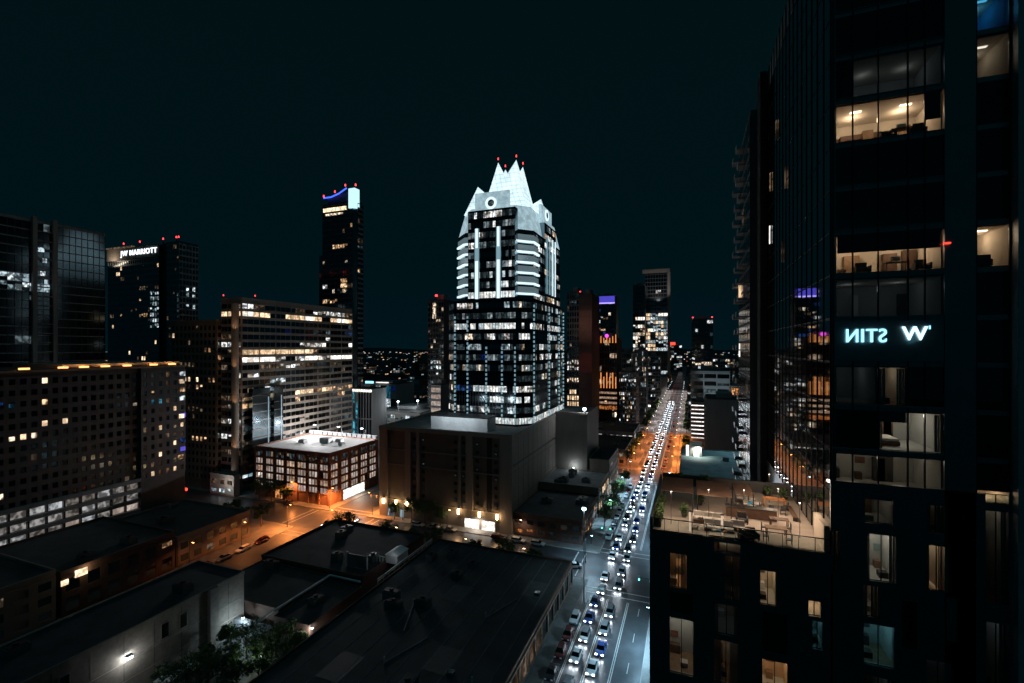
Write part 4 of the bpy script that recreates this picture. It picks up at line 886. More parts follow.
# ================================================================== EAST OF THE AVENUE BEYOND THE TERRACE
rt = low('broad_roofed_building', 'wide building with a teal-lit flat roof and a small lit stair head', -3.5, 48, 143, 219, 17, 'tan_concrete', rm='teal_roof', n=0, W_=chance(41, .2, ['warm', 'dim_warm']), ph=.5)
q = MB(); q.box(2, 150, 17.1, 9, 157, 21.2, 'dark_brick'); q.box(1.8, 149.8, 21.2, 9.2, 157.2, 21.5, 'dark_roof'); q.build('stair_house', rt)
q = MB(); q.box(0, 205, 17.1, 4.5, 209, 22.5, 'cool_plaster'); q.build('stair_house', rt); q = MB(); q.box(-1.5, 204.8, 17.2, -.4, 205, 21.5, 'full_white'); q.box(1.4, 204.6, 17.2, 3.6, 204.9, 19, 'full_white'); q.build('lit_doorway', rt)
light('SPOT', (3, 204, 21.5), 1800, (1, .97, .85), rt, .2, (0, 0, 0), 150); light('SPOT', (20, 218, 34), 4200, (.50, .85, 1), rt, .4, (rad(-35), 0, 0), 120)
for x_, y_ in ((12, 200), (20, 178), (28, 196), (14, 165)): q = MB(); q.box(x_, y_, 17.1, x_+2.2, y_+1.8, 18.6, 'grey_metal'); q.build('air_conditioner', rt)
rt = low('corner_block', 'dark low block hidden behind the terrace planters', -3.3, 9.8, 78, 117, 16, 'dark_stone', n=4, seed=44)
# tower with stacked balconies
B = Bld('balcony_tower', 'dark apartment tower with jagged stacked balconies next to the mirror-glass tower', 'apartment building', rect(10,30,92,112), 0)
B.body(rect(10,30,92,112), 0, 104, 'dark_stone')
B.facade((10,112), (10,92), 3, 103, 30, 6, chance(45, .07, ['warm', 'dim_warm', 'full_white']), .5, .3, .1, 'dark_metal', 'dark_metal')
rt = B.done()
for k in range(26):
    q = MB(); z = 18+k*3.33
    for y in (109, 102): q.box(8.6 if k % 2 else 8.9, y, z, 9.95, y+3, z+.2, 'grey_concrete'); q.box(8.6 if k % 2 else 8.9, y, z+.2, 8.68 if k % 2 else 8.98, y+3, z+1.1, 'grey_metal')
    q.build('balcony', rt)
q = MB(); q.box(9.6, 107.5, 72.5, 9.9, 109.5, 75.5, 'full_warm'); q.build('lit_window', rt)
# ================================================================== THE NEAR MIRROR-GLASS TOWER
TX0, TX1, TY = 10.3, 30.0, 42.5
FL = [47.4+3.35*k for k in range(-14, 16)]
t_ = thing('glass_tower', 'near dark mirror-glass tower with lit apartments and a reflected sign built as reversed glowing letters', 'skyscraper', (20, 60, 0))
TWR = t_
w = MB()
w.box(TX0+.25, 49.0, 0, TX1, 77, 101, 'black_panel')                 # core behind the rooms
w.box(17.1, 42.3, 0, 18.85, 49, 101, 'black_panel'); w.box(21.7, 42.3, 0, TX1, 49, 101, 'black_panel')
w.box(TX0, TY+.02, 50.6, TX0+.25, 49, 101, 'black_panel'); w.build('wall', t_)
q = MB(); q.box(20.75, 41.6, 0, 21.3, 42.3, 101, 'frame_grey'); surf('frame_grey', (.55, .6, .62), .45, .3, vary=.15); q.box(21.3, 42.0, 0, 21.7, 42.4, 101, 'black_panel'); q.build('frame_reflection', t_)  # pale strip stands for the viewer's window frame reflected in glass
MX = [10.35, 11.6, 13.2, 15.0, 16.0, 17.1]
for z in [f for f in FL if f > 50]:
    q = MB(); q.box(TX0, 42.4, z-.25, 17.1, 49, z+.12, 'black_panel'); q.box(18.85, 42.4, z-.25, 20.75, 49, z+.12, 'black_panel'); q.build('floor_slab', t_)
    q = MB(); q.box(TX0, 42.33, z+.12, 17.1, 42.42, z+.17, 'line_metal'); q.build('sill_trim', t_)
q = MB()
for x in MX[:-1]+[18.9, 20.7]: q.box(x-.045, 42.36, 50.6, x+.045, 42.50, 101, 'dark_metal')
q.build('mullion', t_)
gz = [f for f in FL if f > 50]
for k, z in enumerate(gz[:-1]):
    for a, c in list(zip(MX[:-1], MX[1:]))+[(18.9, 20.7)]:
        q = MB(); q.box(a+.05, 42.44, z+.17, c-.05, 42.46, gz[k+1]-.26, 'clear_glass'); q.build('window', t_)
def room(x0, x1, z, h, y0, y1, wall, lamp, lx=None, blinds=0, seed=0, name='room'):
    q = MB(); q.box(x0-.06, y1, z, x1+.06, y1+.1, z+h, wall); q.box(x0-.06, y0, z, x0, y1, z+h, wall); q.box(x1, y0, z, x1+.06, y1, z+h, wall)
    q.box(x0, y0, z-.04, x1, y1, z+.02, 'wood' if seed % 2 else 'cool_plaster'); q.box(x0, y0, z+h-.03, x1, y1, z+h+.02, 'plaster')
    rm = q.build(name+'_lining', TWR if name == 'room' else POD)
    r = random.Random(seed*7+1); W_ = x1-x0; PR = TWR if name == 'room' else POD
    for k in range(max(1, int(W_/1.6))):
        a = x0+.1+r.random()*(W_-.7); ww = r.uniform(.4, min(1.1, W_*.5)); hh = r.choice([.6, .8, 1.9, 2.1]); b_ = min(a+ww, x1-.05)
        q = MB(); q.box(a, y1-.5, z+.02, b_, y1-.02, z+hh, r.choice(['dark_wood', 'wood', 'white_metal', 'dark_fabric'])); q.build('cupboard', PR)
        if hh < 1: q = MB(); q.box(a+.05, y1-.06, z+1.3, min(a+.75, x1-.1), y1-.01, z+1.85, r.choice(['dark_wood', 'teal_roof', 'dark_fabric', 'brick'])); q.build('picture', PR)
    if h > 2 and r.random() < .7:
        q = MB(); a = x0+.15+r.random()*(W_-.9); q.box(a, y0+.9, z+.02, a+.6, y0+1.5, z+.45, r.choice(['dark_fabric', 'fabric'])); q.build('footstool', PR)
    r = random.Random(seed); n = max(1, int((x1-x0)/2.2))
    for k in range(n if lamp != 'ceiling_faint' else 0):
        cx = x0+(x1-x0)*(k+.5)/n; q = MB(); q.box(cx-.35, y0+1.2, z+h-.07, cx+.35, y0+1.45, z+h-.04, lamp); q.build('ceiling_lamp', TWR if name == 'room' else POD)
    pw = {'ceiling_warm': (75, (1, .68, .45)), 'ceiling_white': (50, (1, .86, .72)), 'ceiling_dim': (11, (1, .8, .62)), 'ceiling_faint': (2.5, (.85, .92, 1)), 'ceiling_teal': (22, (.3, .8, 1)), 'ceiling_blue': (16, (.12, .55, 1))}[lamp]
    a_ = max(.25, (x1-x0)*h/9)
    for k in range(n): light('POINT', (x0+(x1-x0)*(k+.5)/n, y0+.9+.5*(y1-y0-1.2), z+h-.5), pw[0]*a_/n, pw[1], TWR if name == 'room' else POD, .25, name='room_light')
    if blinds:
        q = MB(); m = 'fabric'
        for k in range(blinds): q.box(x0+.03+k*.11, y0+.1+(k % 2)*.05, z+.05, x0+.12+k*.11, y0+.16+(k % 2)*.05, z+h-.1, m); q.box(x1-.12-k*.11, y0+.1+(k % 2)*.05, z+.05, x1-.03-k*.11, y0+.16+(k % 2)*.05, z+h-.1, m)
        q.build('curtain', TWR if name == 'room' else POD)
    return rm
RH = 2.85; F = lambda k: 47.4+3.35*k+.18
room(10.6, 17.0, F(9), RH, 42.6, 46.6, 'plaster', 'ceiling_warm', seed=1)
room(11.6, 17.0, F(10), RH, 42.6, 46.9, 'cool_plaster', 'ceiling_faint', seed=2); glow('ceiling_faint', (.9, .9, 1), .9, True)
room(10.6, 17.0, F(6), RH, 42.6, 46.6, 'plaster', 'ceiling_warm', seed=3)
room(13.2, 17.0, F(2), RH, 42.6, 47.5, 'cool_plaster', 'ceiling_white', seed=4, blinds=3)
room(10.6, 17.0, F(1), RH, 42.6, 47, 'cool_plaster', 'ceiling_dim', seed=6)
room(13.3, 14.9, F(3), RH, 42.6, 46.5, 'plaster', 'ceiling_dim', seed=7, blinds=4)
room(10.6, 17.0, F(5), RH, 42.6, 48.2, 'cool_plaster', 'ceiling_faint', seed=8)
room(10.6, 13.1, F(3), RH, 42.6, 48.2, 'cool_plaster', 'ceiling_faint', seed=8)
q = MB(); q.box(10.65, 42.56, F(6)+1.55, 16.98, 42.58, F(6)+RH, 'dark_fabric'); q.build('roller_blind', TWR)
q = MB(); q.box(13.25, 42.56, F(2)+2.1, 14.95, 42.58, F(2)+RH, 'fabric'); q.build('roller_blind', TWR)
q = MB(); q.box(16.05, 42.56, F(9)+.9, 16.98, 42.58, F(9)+RH, 'dark_fabric'); q.build('roller_blind', TWR)
room(18.95, 20.7, F(6), RH, 42.6, 46.8, 'plaster', 'ceiling_warm', seed=9)
room(18.95, 20.7, F(10), RH, 42.6, 46.8, 'plaster', 'ceiling_dim', seed=9)
room(18.95, 20.7, F(11), RH, 42.6, 46.8, 'blue_wall', 'ceiling_blue', seed=2); surf('blue_wall', (.05, .3, .5), .8); glow('ceiling_blue', (.1, .6, 1), 2.2, True)
# furniture behind the glass: things of their own
def armchair(name, label, x, y, z, m='dark_fabric', rz=0, group=None):
    t = thing(name, label, 'chair', (x, y, z), group)
    for nm, bx in (('seat', (-.38, -.35, .18, .38, .35, .42)), ('backrest', (-.38, .27, .42, .38, .42, .92)), ('armrest', (-.5, -.36, .12, -.38, .42, .6)), ('armrest', (.38, -.36, .12, .5, .42, .6))):
        q = MB(); q.box(bx[0]+x, bx[1]+y, bx[2]+z, bx[3]+x, bx[4]+y, bx[5]+z, m); q.build(nm, t, bevel=.03)
    for sx in (-.42, .38):
        for sy in (-.32, .34): q = MB(); q.box(x+sx, y+sy, z, x+sx+.05, y+sy+.05, z+.13, 'dark_metal'); q.build('leg', t)
    t.rotation_euler.z = rz; return t
def desk(label, x, y, z, w_=1.5, m='dark_wood'):
    t = thing('desk', label, 'desk', (x, y, z)); q = MB(); q.box(x-w_/2, y-.35, z+.7, x+w_/2, y+.35, z+.75, m); q.build('desktop', t)
    for sx in (-w_/2+.05, w_/2-.1):
        for sy in (-.3, .25): q = MB(); q.box(x+sx, y+sy, z, x+sx+.05, y+sy+.05, z+.7, 'dark_metal'); q.build('leg', t)
    q = MB(); q.box(x-.3, y+.1, z+.85, x+.3, y+.14, z+1.2, 'black_panel'); q.box(x-.05, y+.08, z+.75, x+.05, y+.16, z+.86, 'black_panel'); q.build('monitor', t); return t
for lab, x, z, k in (('dark armchair at the glass of the brightest upper apartment, by the mullion', 14.1, F(9), 0), ('second dark armchair in the brightest upper apartment beside the desk', 15.9, F(9), 1), ('dark armchair in the warm mid-height apartment with the long window', 12.5, F(6), 2), ('round-backed chair in the narrow lit window over the dark pier', 19.6, F(6), 3), ('dark chair in the warm mid-height apartment by its far end', 16.2, F(6), 4)):
    armchair('armchair', lab, x, 43.4, z, rz=math.pi*(k % 2))
desk('dark desk with a monitor at the glass in the brightest upper apartment', 14.95, 43.3, F(9)); desk('dark desk with a monitor in the warm mid-height apartment', 14.6, 43.3, F(6))
t = thing('bed', 'pale bed with a bright throw in the softly lit apartment under the letters', 'bed', (14.2, 45, F(2)))
q = MB(); q.box(13.5, 44, F(2)+.1, 15.1, 46.2, F(2)+.4, 'dark_wood'); q.build('bed_frame', t); q = MB(); q.box(13.55, 44.05, F(2)+.4, 15.05, 46.1, F(2)+.62, 'fabric'); q.build('mattress', t, bevel=.05)
t = thing('wall_shelf', 'long dark hanging shelf on the back wall of the brightest upper apartment', 'shelf', (13, 46.4, F(9)+1.5)); q = MB(); q.box(11.8, 46.2, F(9)+1.5, 14.6, 46.58, F(9)+1.9, 'dark_wood'); q.build('board', t)
# a sign's reflection in the glass, built as reversed glowing letters
letters('STIN', 1.02, (12.4, 42.2, 62.35), 0, 'glow_cyan', 'glowing_letters', TWR, mirror=True, width=2.5)
light('POINT', (12.4, 41.9, 62.6), 1.2, (.2, .75, 1), TWR, .4, name='reflection_halo'); light('POINT', (15.3, 41.9, 62.6), 1.0, (.2, .75, 1), TWR, .4, name='reflection_halo')  # added lamps make the halo round the reflected letters
letters('W', 1.0, (15.35, 42.2, 62.5), 0, 'reflection_white', 'reflected_letter', TWR, mirror=True, width=1.5) if glow('reflection_white', (.6, .88, 1), 3) else 0
q = MB(); q.box(16.2, 42.18, 63.3, 16.26, 42.26, 63.55, 'glow_cyan'); q.build('reflected_letter', TWR)
q = MB(); q.box(10.4, 42.28, 60.95, 17.05, 42.33, 63.95, 'black_panel'); q.build('reflection_backing', TWR)  # added backing panel for the reflected letters
q = MB(); q.box(17.0, 42.15, 69.4, 17.4, 42.3, 69.5, 'red_light'); q.build('marker_light', TWR)
# west flank: mirror glass
WF = [z for z in FL if z > 46]
for k, z in enumerate([47.4-1.4]+WF[1:-1]):
    z1 = WF[k+1]
    ys = [42.55+2.0*j for j in range(18)]
    for j in range(17):
        q = MB(); q.box(10.2, ys[j]+.04, z+.1, 10.24, ys[j+1]-.04, z1-.06, 'mirror_glass')
        if k*17+j < 60: q.build('flank_window', TWR)
        else:
            FLK = globals().setdefault('FLK', MB()); FLK.box(10.2, ys[j]+.04, z+.1, 10.24, ys[j+1]-.04, z1-.06, 'mirror_glass')
FLK.build('flank_window', TWR)['kind'] = 'stuff'
q = MB()
for j in range(18): q.box(10.14, 42.5+2.0*j, 46, 10.24, 42.56+2.0*j, 101, 'flat_black')
for z in WF: q.box(10.16, 42.5, z-.03, 10.25, 77, z+.03, 'flat_black')
q.build('flank_mullion', TWR)
q = MB(); q.box(9.3, 74, 20, 10.1, 77, 101, 'flat_black'); q.build('flank_pier', TWR)
q = MB(); q.box(10.25, 42.5, 40, 10.5, 77, 101, 'black_panel'); q.build('flank_backing', TWR)
for y, z, m_ in ((66, 88, 'dim_warm'), (60, 80, 'dim_warm'), (70.5, 83, 'warm'), (62, 72, 'dim_warm'), (71, 76, 'full_white')):
    q = MB(); q.box(10.05, y, z, 10.12, y+.5, z+2.4, m_); q.build('lit_slot', TWR)

# ------------------------------------------------------------------ lower front: dark wall with punched windows (tower and podium)
def punched(mb, x0, x1, z0, z1, holes, y0, y1, mat):
    xs = sorted({x0, x1}|{h[0] for h in holes}|{h[1] for h in holes}); zs = sorted({z0, z1}|{h[2] for h in holes}|{h[3] for h in holes})
    for a, b_ in zip(xs, xs[1:]):
        run = None
        for c, d in zip(zs, zs[1:]):
            mx, mz = (a+b_)/2, (c+d)/2
            if any(h[0] < mx < h[1] and h[2] < mz < h[3] for h in holes):
                if run: mb.box(a, y0, run[0], b_, y1, run[1], mat); run = None
            else: run = (run[0], d) if run else (c, d)
        if run: mb.box(a, y0, run[0], b_, y1, run[1], mat)
def px_x(px): t = (px-512)/464; return TY*(-math.sin(YAW)+t*math.cos(YAW))/(math.cos(YAW)+t*math.sin(YAW))
def px_z(px, py): t = (px-512)/464; return EYE-(py-347)*TY/(math.cos(YAW)+t*math.sin(YAW))/464
surf('curtain_warm', (.6, .42, .26), .9, vary=.1)
POD = thing('podium_building', 'near dark podium with punched windows carrying the warm-lit roof terrace', 'building', (3.5, 50, 0))
TH = []; PH = []
def opening(lst, px0, px1, py0, py1, lamp, wall='plaster', blinds=0, seed=0, deep=3.2):
    pm = (px0+px1)/2; h = (round(px_x(px0), 2), round(px_x(px1), 2), round(px_z(pm, py1), 2), round(px_z(pm, py0), 2)); lst.append(h+(lamp, wall, blinds, seed, deep))
# tower openings
for a in ((830,839,530,571,'ceiling_warm','plaster',2,1),(867,895,534,581,'ceiling_white','cool_plaster',2,2),(925,947,545,590,'ceiling_warm','plaster',3,3),
          (864,892,497,523,'ceiling_dim','cool_plaster',0,4),(926,944,503,532,'ceiling_dim','plaster',3,5),(863,880,585,616,'ceiling_dim','plaster',3,6),
          (863,893,624,665,'ceiling_teal','cool_plaster',0,7),(945,955,597,640,'ceiling_dim','cool_plaster',2,8),(863,893,676,720,'ceiling_faint','cool_plaster',2,9),(925,950,660,710,'ceiling_faint','cool_plaster',0,10),(901,916,600,648,None,'cool_plaster',0,1)):
    opening(TH, *a)
for a in ((984,1007,506,603,'ceiling_dim','cool_plaster',1,11),(984,1007,494,503,'ceiling_warm','plaster',0,12),(984,1007,622,690,'ceiling_faint','cool_plaster',2,13)): opening(TH, *a)
glow('ceiling_teal', (.3, .8, 1), 2.5, True)
# podium openings
for a in ((670,687,553,587,'ceiling_warm','curtain_warm',4,21),(725,740,555,600,'ceiling_dim','curtain_warm',4,22),(714,740,540,553,'ceiling_dim','plaster',0,23),(760,775,570,604,'ceiling_warm','plaster',0,24),
          (670,693,618,673,'ceiling_white','cool_plaster',0,25),(670,693,592,613,None,'cool_plaster',0,1),(715,738,604,634,'ceiling_faint','plaster',2,26),(714,738,640,683,'ceiling_dim','plaster',5,27),(762,787,660,700,'ceiling_warm','curtain_warm',0,28),
          (810,828,600,640,None,'plaster',1,29),(808,820,600,615,'ceiling_warm','plaster',0,29),(812,822,620,648,'ceiling_teal','cool_plaster',0,30),(762,787,612,652,None,'plaster',0,1)):
    if a[0] == 810: continue
    opening(PH, *a)
for lst, X0, X1, par, Z1 in ((TH, TX0, 20.75, TWR, 50.6), (PH, -3.3, TX0-.004, POD, 46.0)):
    q = MB(); punched(q, X0, X1, 0, Z1, lst, 42.3, 42.62, 'black_panel'); q.build('front_wall', par)
    for h in lst:
        q = MB(); q.box(h[0]+.02, 42.5, h[2]+.02, h[1]-.02, 42.52, h[3]-.02, 'clear_glass'); wn = q.build('window', par)
        q = MB(); cx = (h[0]+h[1])/2; q.box(cx-.03, 42.44, h[2], cx+.03, 42.499, h[3], 'dark_metal'); q.box(h[0], 42.44, h[2], h[1], 42.49, h[2]+.05, 'dark_metal'); q.box(h[0], 42.44, h[3]-.05, h[1], 42.49, h[3], 'dark_metal'); q.build('window_frame', wn)
        if h[4]:
            room(h[0]-.3, h[1]+.3, h[2]-.25, h[3]-h[2]+.4, 42.7, 42.7+h[8], h[5], h[4], blinds=h[6]+3 if h[6] else 0, seed=h[7], name='room' if par is TWR else 'cell')
q = MB(); q.box(TX0+.3, 46.6, 0, 21, 49, 50.5, 'black_panel'); q.build('back_wall', TWR)
q = MB(); q.box(-3.3, 47, 0, TX0-.01, 57.5, 45.7, 'black_panel'); q.box(-3.3, 42.7, 0, -3.05, 47, 45.7, 'black_panel'); q.build('body', POD)
# ------------------------------------------------------------------ terrace
q = MB(); q.box(-3.3, 42.32, 45.72, TX0-.12, 57.5, 46.0, 'paver'); q.build('terrace_floor', POD)
q = MB()
for k in range(12): q.box(-3.2+k*1.12, 42.36, 46, -3.16+k*1.12, 42.42, 47.05, 'dark_metal')
q.box(-3.25, 42.34, 47.05, TX0-.2, 42.44, 47.12, 'dark_metal'); q.build('railing', POD)
q = MB(); q.box(-3.15, 42.38, 46.1, TX0-.2, 42.4, 47.0, 'clear_glass'); q.build('railing_glass', POD)
q = MB(); q.box(-3.3, 42.5, 46, -3.05, 57.5, 47.0, 'black_panel'); q.box(-3.0, 57.2, 46, TX0-.2, 57.5, 47.2, 'dark_stone'); q.build('parapet', POD)
TZ = 46.0
def lounge(name, label, x, y, w_, d_, m='fabric', group=None, back=True, rz=0, arm=True):
    t = thing(name, label, 'sofa', (x, y, TZ), group)
    q = MB(); q.box(x-w_/2, y-d_/2, TZ+.06, x+w_/2, y+d_/2, TZ+.26, 'dark_wood'); q.build('base', t)
    n = max(1, round(w_/.8))
    for k in range(n): q = MB(); a = x-w_/2+.04+k*(w_-.08)/n; q.box(a, y-d_/2+.03, TZ+.26, a+(w_-.08)/n-.03, y+d_/2-.03, TZ+.44, m); q.build('cushion', t, bevel=.04)
    if back:
        for k in range(n): q = MB(); a = x-w_/2+.04+k*(w_-.08)/n; q.box(a, y+d_/2-.24, TZ+.44, a+(w_-.08)/n-.03, y+d_/2-.04, TZ+.85, m); q.build('back_cushion', t, bevel=.04)
    if arm:
        for sx in (-w_/2-.02, w_/2-.08): q = MB(); q.box(x+sx, y-d_/2, TZ+.06, x+sx+.1, y+d_/2, TZ+.6, m); q.build('armrest', t, bevel=.03)
    t.rotation_euler.z = rz; return t
def table(name, label, x, y, w_, d_, h, m='wood', rz=0, group=None):
    t = thing(name, label, 'table', (x, y, TZ), group, 0); q = MB()
    for k in range(6): q.box(x-w_/2, y-d_/2+k*d_/6+.008, TZ+h-.05, x+w_/2, y-d_/2+(k+1)*d_/6-.008, TZ+h, m)
    q.build('tabletop', t)
    for sx in (-w_/2+.05, w_/2-.12):
        for sy in (-d_/2+.05, d_/2-.12): q = MB(); q.box(x+sx, y+sy, TZ, x+sx+.07, y+sy+.07, TZ+h-.05, m); q.build('leg', t)
    t.rotation_euler.z = rz; return t
def chair(label, x, y, rz=0, m='dark_metal', group=None):
    t = thing('terrace_chair', label, 'chair', (x, y, TZ), group)
    q = MB(); q.box(x-.23, y-.22, TZ+.42, x+.23, y+.22, TZ+.47, m); q.build('seat', t); q = MB(); q.box(x-.23, y+.18, TZ+.47, x+.23, y+.22, TZ+.9, m); q.build('backrest', t)
    for sx in (-.22, .18):
        for sy in (-.2, .17): q = MB(); q.box(x+sx, y+sy, TZ, x+sx+.04, y+sy+.04, TZ+.42, m); q.build('leg', t)
    t.rotation_euler.z = rz; return t
P = lambda px, py, z=TZ: seen(px, py, z)
x, y = P(708, 521); lounge('sofa', 'long white sofa nearest the railing under the two lit posts', x, y-.3, 2.6, .95)
x, y = P(719, 531); lounge('sofa', 'white day bed at the terrace railing in front of the long sofa', x, y, 2.4, 1.1, back=True, arm=False)
x, y = P(738, 531); lounge('sofa', 'short pale sofa beside the dark armchairs on the terrace', x, y, 1.2, .9, m='fabric')
x, y = P(694, 528); table('low_table', 'low pale table by the terrace corner', x, y, .8, .8, .38, 'paver')
x, y = P(741, 529); table('low_table', 'low dark table between the pale sofas and armchairs', x+.4, y-.5, .7, .6, .38, 'dark_wood')
for k, (px, py, lab) in enumerate(((742, 523, 'dark cube armchair behind the short pale sofa'), (752, 540, 'dark armchair close to the railing'), (746, 541, 'dark armchair nearest the railing by the short pale sofa'))):
    x, y = P(px, py); c = armchair('armchair', lab, x, y, TZ, rz=.3*k)
x, y = P(774, 506); table('dining_table', 'orange wood dining table in the middle of the terrace', x, y, 2.0, 1.1, .76, 'orange_wood')
x, y = P(776, 536); table('dining_table', 'slatted brown table near the railing with chairs around it', x, y, 1.6, .9, .75, 'wood')
x, y = P(779, 527); table('dining_table', 'second slatted brown table behind the one at the railing', x, y, 1.5, .8, .75, 'dark_wood')
for px, py, rz in ((764, 532, 1.57), (788, 533, -1.57), (789, 545, -1.6), (766, 541, 1.5), (762, 512, 1.6), (786, 511, -1.6), (771, 514, 3.1), (783, 515, 3.1)):
    x, y = P(px, py); chair('slim dark metal chair beside a wooden terrace table', x, y, rz, group='metal chairs at the terrace tables')
for k, (px, py) in enumerate(((746, 502), (752, 506), (757, 511))):
    x, y = P(px, py); lounge('sun_lounger', ('white sun lounger nearest the far parapet', 'middle white sun lounger of the row beside the orange table', 'white sun lounger nearest the dark bar counter')[k], x, y, 1.7, .6, back=False, arm=False, rz=-.25)
x, y = P(752, 518); t = thing('bar_counter', 'long dark bar counter across the middle of the terrace', 'counter', (x, y, TZ)); q = MB(); q.box(x-2.2, y-.3, TZ, x+2.0, y+.3, TZ+.95, 'dark_wood'); q.build('counter_body', t); q = MB(); q.box(x-2.3, y-.38, TZ+.95, x+2.1, y+.38, TZ+1.02, 'black_panel'); q.build('countertop', t)
x, y = P(792, 516); t = thing('bench', 'dark bench parallel to the mirror-glass flank', 'bench', (x, y, TZ)); q = MB(); q.box(x-.2, y-1.7, TZ+.38, x+.2, y+1.7, TZ+.45, 'dark_wood'); q.build('seat', t)
for yy in (-1.5, 1.4): q = MB(); q.box(x-.18, y+yy, TZ, x+.18, y+yy+.1, TZ+.38, 'dark_metal'); q.build('leg', t)
for px, py, lab in ((690, 531, 'glowing post light at the corner of the terrace sofas'), (722, 535, 'glowing post light in the middle of the terrace sofas')):
    x, y = P(px, py); y = max(y, 42.9)
    t = thing('post_light', lab, 'lamp', (x, y, TZ)); q = MB(); q.box(x-.09, y-.09, TZ, x+.09, y+.09, TZ+1.7, 'post_lit'); glow('post_lit', (1, .72, .52), .7, True); q.build('post', t); q = MB(); q.box(x-.14, y-.14, TZ+1.7, x+.14, y+.14, TZ+1.76, 'dark_metal'); q.build('cap', t)
r = random.Random(19)
for k in range(16):          # loose cushions on the sofas and loungers
    px, py = r.choice([(702, 519), (712, 521), (716, 530), (724, 531), (737, 529), (748, 503), (754, 508)]); x, y = P(px+r.uniform(-3, 3), py+r.uniform(-1, 1), TZ+.5)
    q = MB(); q.box(x-.2, y-.2, TZ+.46, x+.2, y+.2, TZ+.6, r.choice(['fabric', 'orange_wood', 'dark_fabric', 'blue_wall'])); o = q.build('cushion', None, loc=(x, y, TZ+.46), bevel=.05); o.rotation_euler.z = r.uniform(0, 3)
    tag(o, 'loose square cushion lying on the pale terrace seats', 'cushion', 'loose cushions on the terrace seats')
for k, (px, py) in enumerate(((700, 505), (768, 497), (783, 500), (684, 517))):
    x, y = P(px, py); t = thing('plant_pot', 'dark pot with a small leafy shrub standing on the terrace', 'plant', (x, y, TZ), 'potted shrubs on the terrace'); q = MB(); q.tube((x, y, TZ), (x, y, TZ+.45), .18, .26, 'dark_stone', 12); q.build('pot', t)
    q = MB()
    for j in range(260):
        c = Vector((x, y, TZ+.75))+Vector((r.gauss(0, .17), r.gauss(0, .17), r.gauss(0, .2))); n_ = Vector((r.gauss(0,1), r.gauss(0,1), r.gauss(0,1))).normalized(); u = n_.orthogonal()*.045; w_ = n_.cross(u); q.poly([tuple(c-u-w_), tuple(c+u-w_), tuple(c+u+w_), tuple(c-u+w_)], 'foliage')
    q.build('shrub', t)
# pergolas at the far side
for k, (x0, x1, y0, y1) in enumerate(((-2.6, .3, 47.4, 52.6), (.6, 3.6, 47.2, 52.6), (4.0, 5.6, 48.6, 52.6))):
    t = thing('pergola', ('brown slatted pergola roof nearest the avenue', 'middle brown slatted pergola roof on the terrace', 'narrow brown pergola roof beside the sun loungers')[k], 'pergola', ((x0+x1)/2, (y0+y1)/2, TZ))
    for xx in (x0, x1-.1):
        for yy in (y0, y1-.1): q = MB(); q.box(xx, yy, TZ, xx+.1, yy+.1, TZ+1.95, 'dark_metal'); q.build('post', t)
    q = MB()
    for j in range(int((y1-y0)/.3)): q.box(x0, y0+j*.3, TZ+2.05, x1, y0+j*.3+.22, TZ+2.1, 'dark_wood')
    q.box(x0, y0, TZ+1.95, x0+.1, y1, TZ+2.05, 'dark_metal'); q.box(x1-.1, y0, TZ+1.95, x1, y1, TZ+2.05, 'dark_metal'); q.build('slat_roof', t)
for x, y, e in ((-1.6, 44.4, 300), (1.6, 46.2, 220), (4.6, 47.2, 200), (7.6, 48.8, 560), (8.6, 45, 260), (7.6, 54, 160)):
    t = thing('string_lamp', 'small warm lamp on a thin mast above the terrace', 'lamp', (x, y, TZ), 'warm lamps above the terrace'); q = MB(); q.tube((x, y, TZ), (x, y, TZ+2.9), .025, .02, 'dark_metal', 6); q.build('mast', t)
    q = MB(); q.tube((x, y, TZ+2.9), (x, y, TZ+2.97), .06, .12, 'dark_metal', 8); q.build('lamp_shade', t)
    light('POINT', (x, y, TZ+2.8), e, (1, .72, .5), t, .15)

# ================================================================== STREET LAMPS
def street_lamp(x, y, h, col, mat, e, label, group=None, arm=1.8, side=1, pole='dark_metal', lamp=True):
    t = thing('street_lamp', label, 'street lamp', (x, y, .14), group)
    q = MB(); q.tube((x, y, .14), (x, y, h), .1, .06, pole, 8); q.tube((x, y, .14), (x, y, .6), .18, .16, pole, 8); q.build('pole', t)
    q = MB(); q.tube((x, y, h-.1), (x+arm*side, y, h+.25), .05, .04, pole, 6); q.build('arm', t)
    q = MB(); q.box(x+arm*side-.4, y-.16, h+.15, x+arm*side+.4, y+.16, h+.3, pole); q.box(x+arm*side-.3, y-.13, h+.05, x+arm*side+.3, y+.13, h+.15, mat); q.build('lamp_head', t)
    if lamp: light('SPOT', (x+arm*side, y, h), e, col, t, .2, (0, 0, 0), 150)
    return t
for k, y in enumerate((50, 74, 98, 150, 178, 206)):
    street_lamp(-5.8, y, 9, (.42, .76, 1), 'lamp_cool', 19000, 'cool white street lamp on the terrace side of the avenue', 'cool street lamps along the avenue', 2.2, -1)
for y in (132, 165, 196, 224):
    street_lamp(-28, y, 8, (.46, .78, 1), 'lamp_cool', 9000, 'cool white street lamp on the garage side of the avenue', 'cool street lamps on the garage side', 1.8, 1)
for y in (238, 262, 288, 314, 340):
    for sx in (-6, -28): street_lamp(sx, y, 9, (1, .28, .06), 'lamp_sodium', 30000 if sx > -20 else 12000, 'orange street lamp over the second block of the avenue', 'orange street lamps along the avenue', 2, 1 if sx < -20 else -1)
for y in range(370, 760, 32):
    for sx in (-6, -28): street_lamp(sx, y, 9, (1, .84, .78), 'lamp_white', 9000, 'pale street lamp over the far end of the avenue', 'pale street lamps far down the avenue', 2, 1 if sx < -20 else -1, lamp=y < 700)
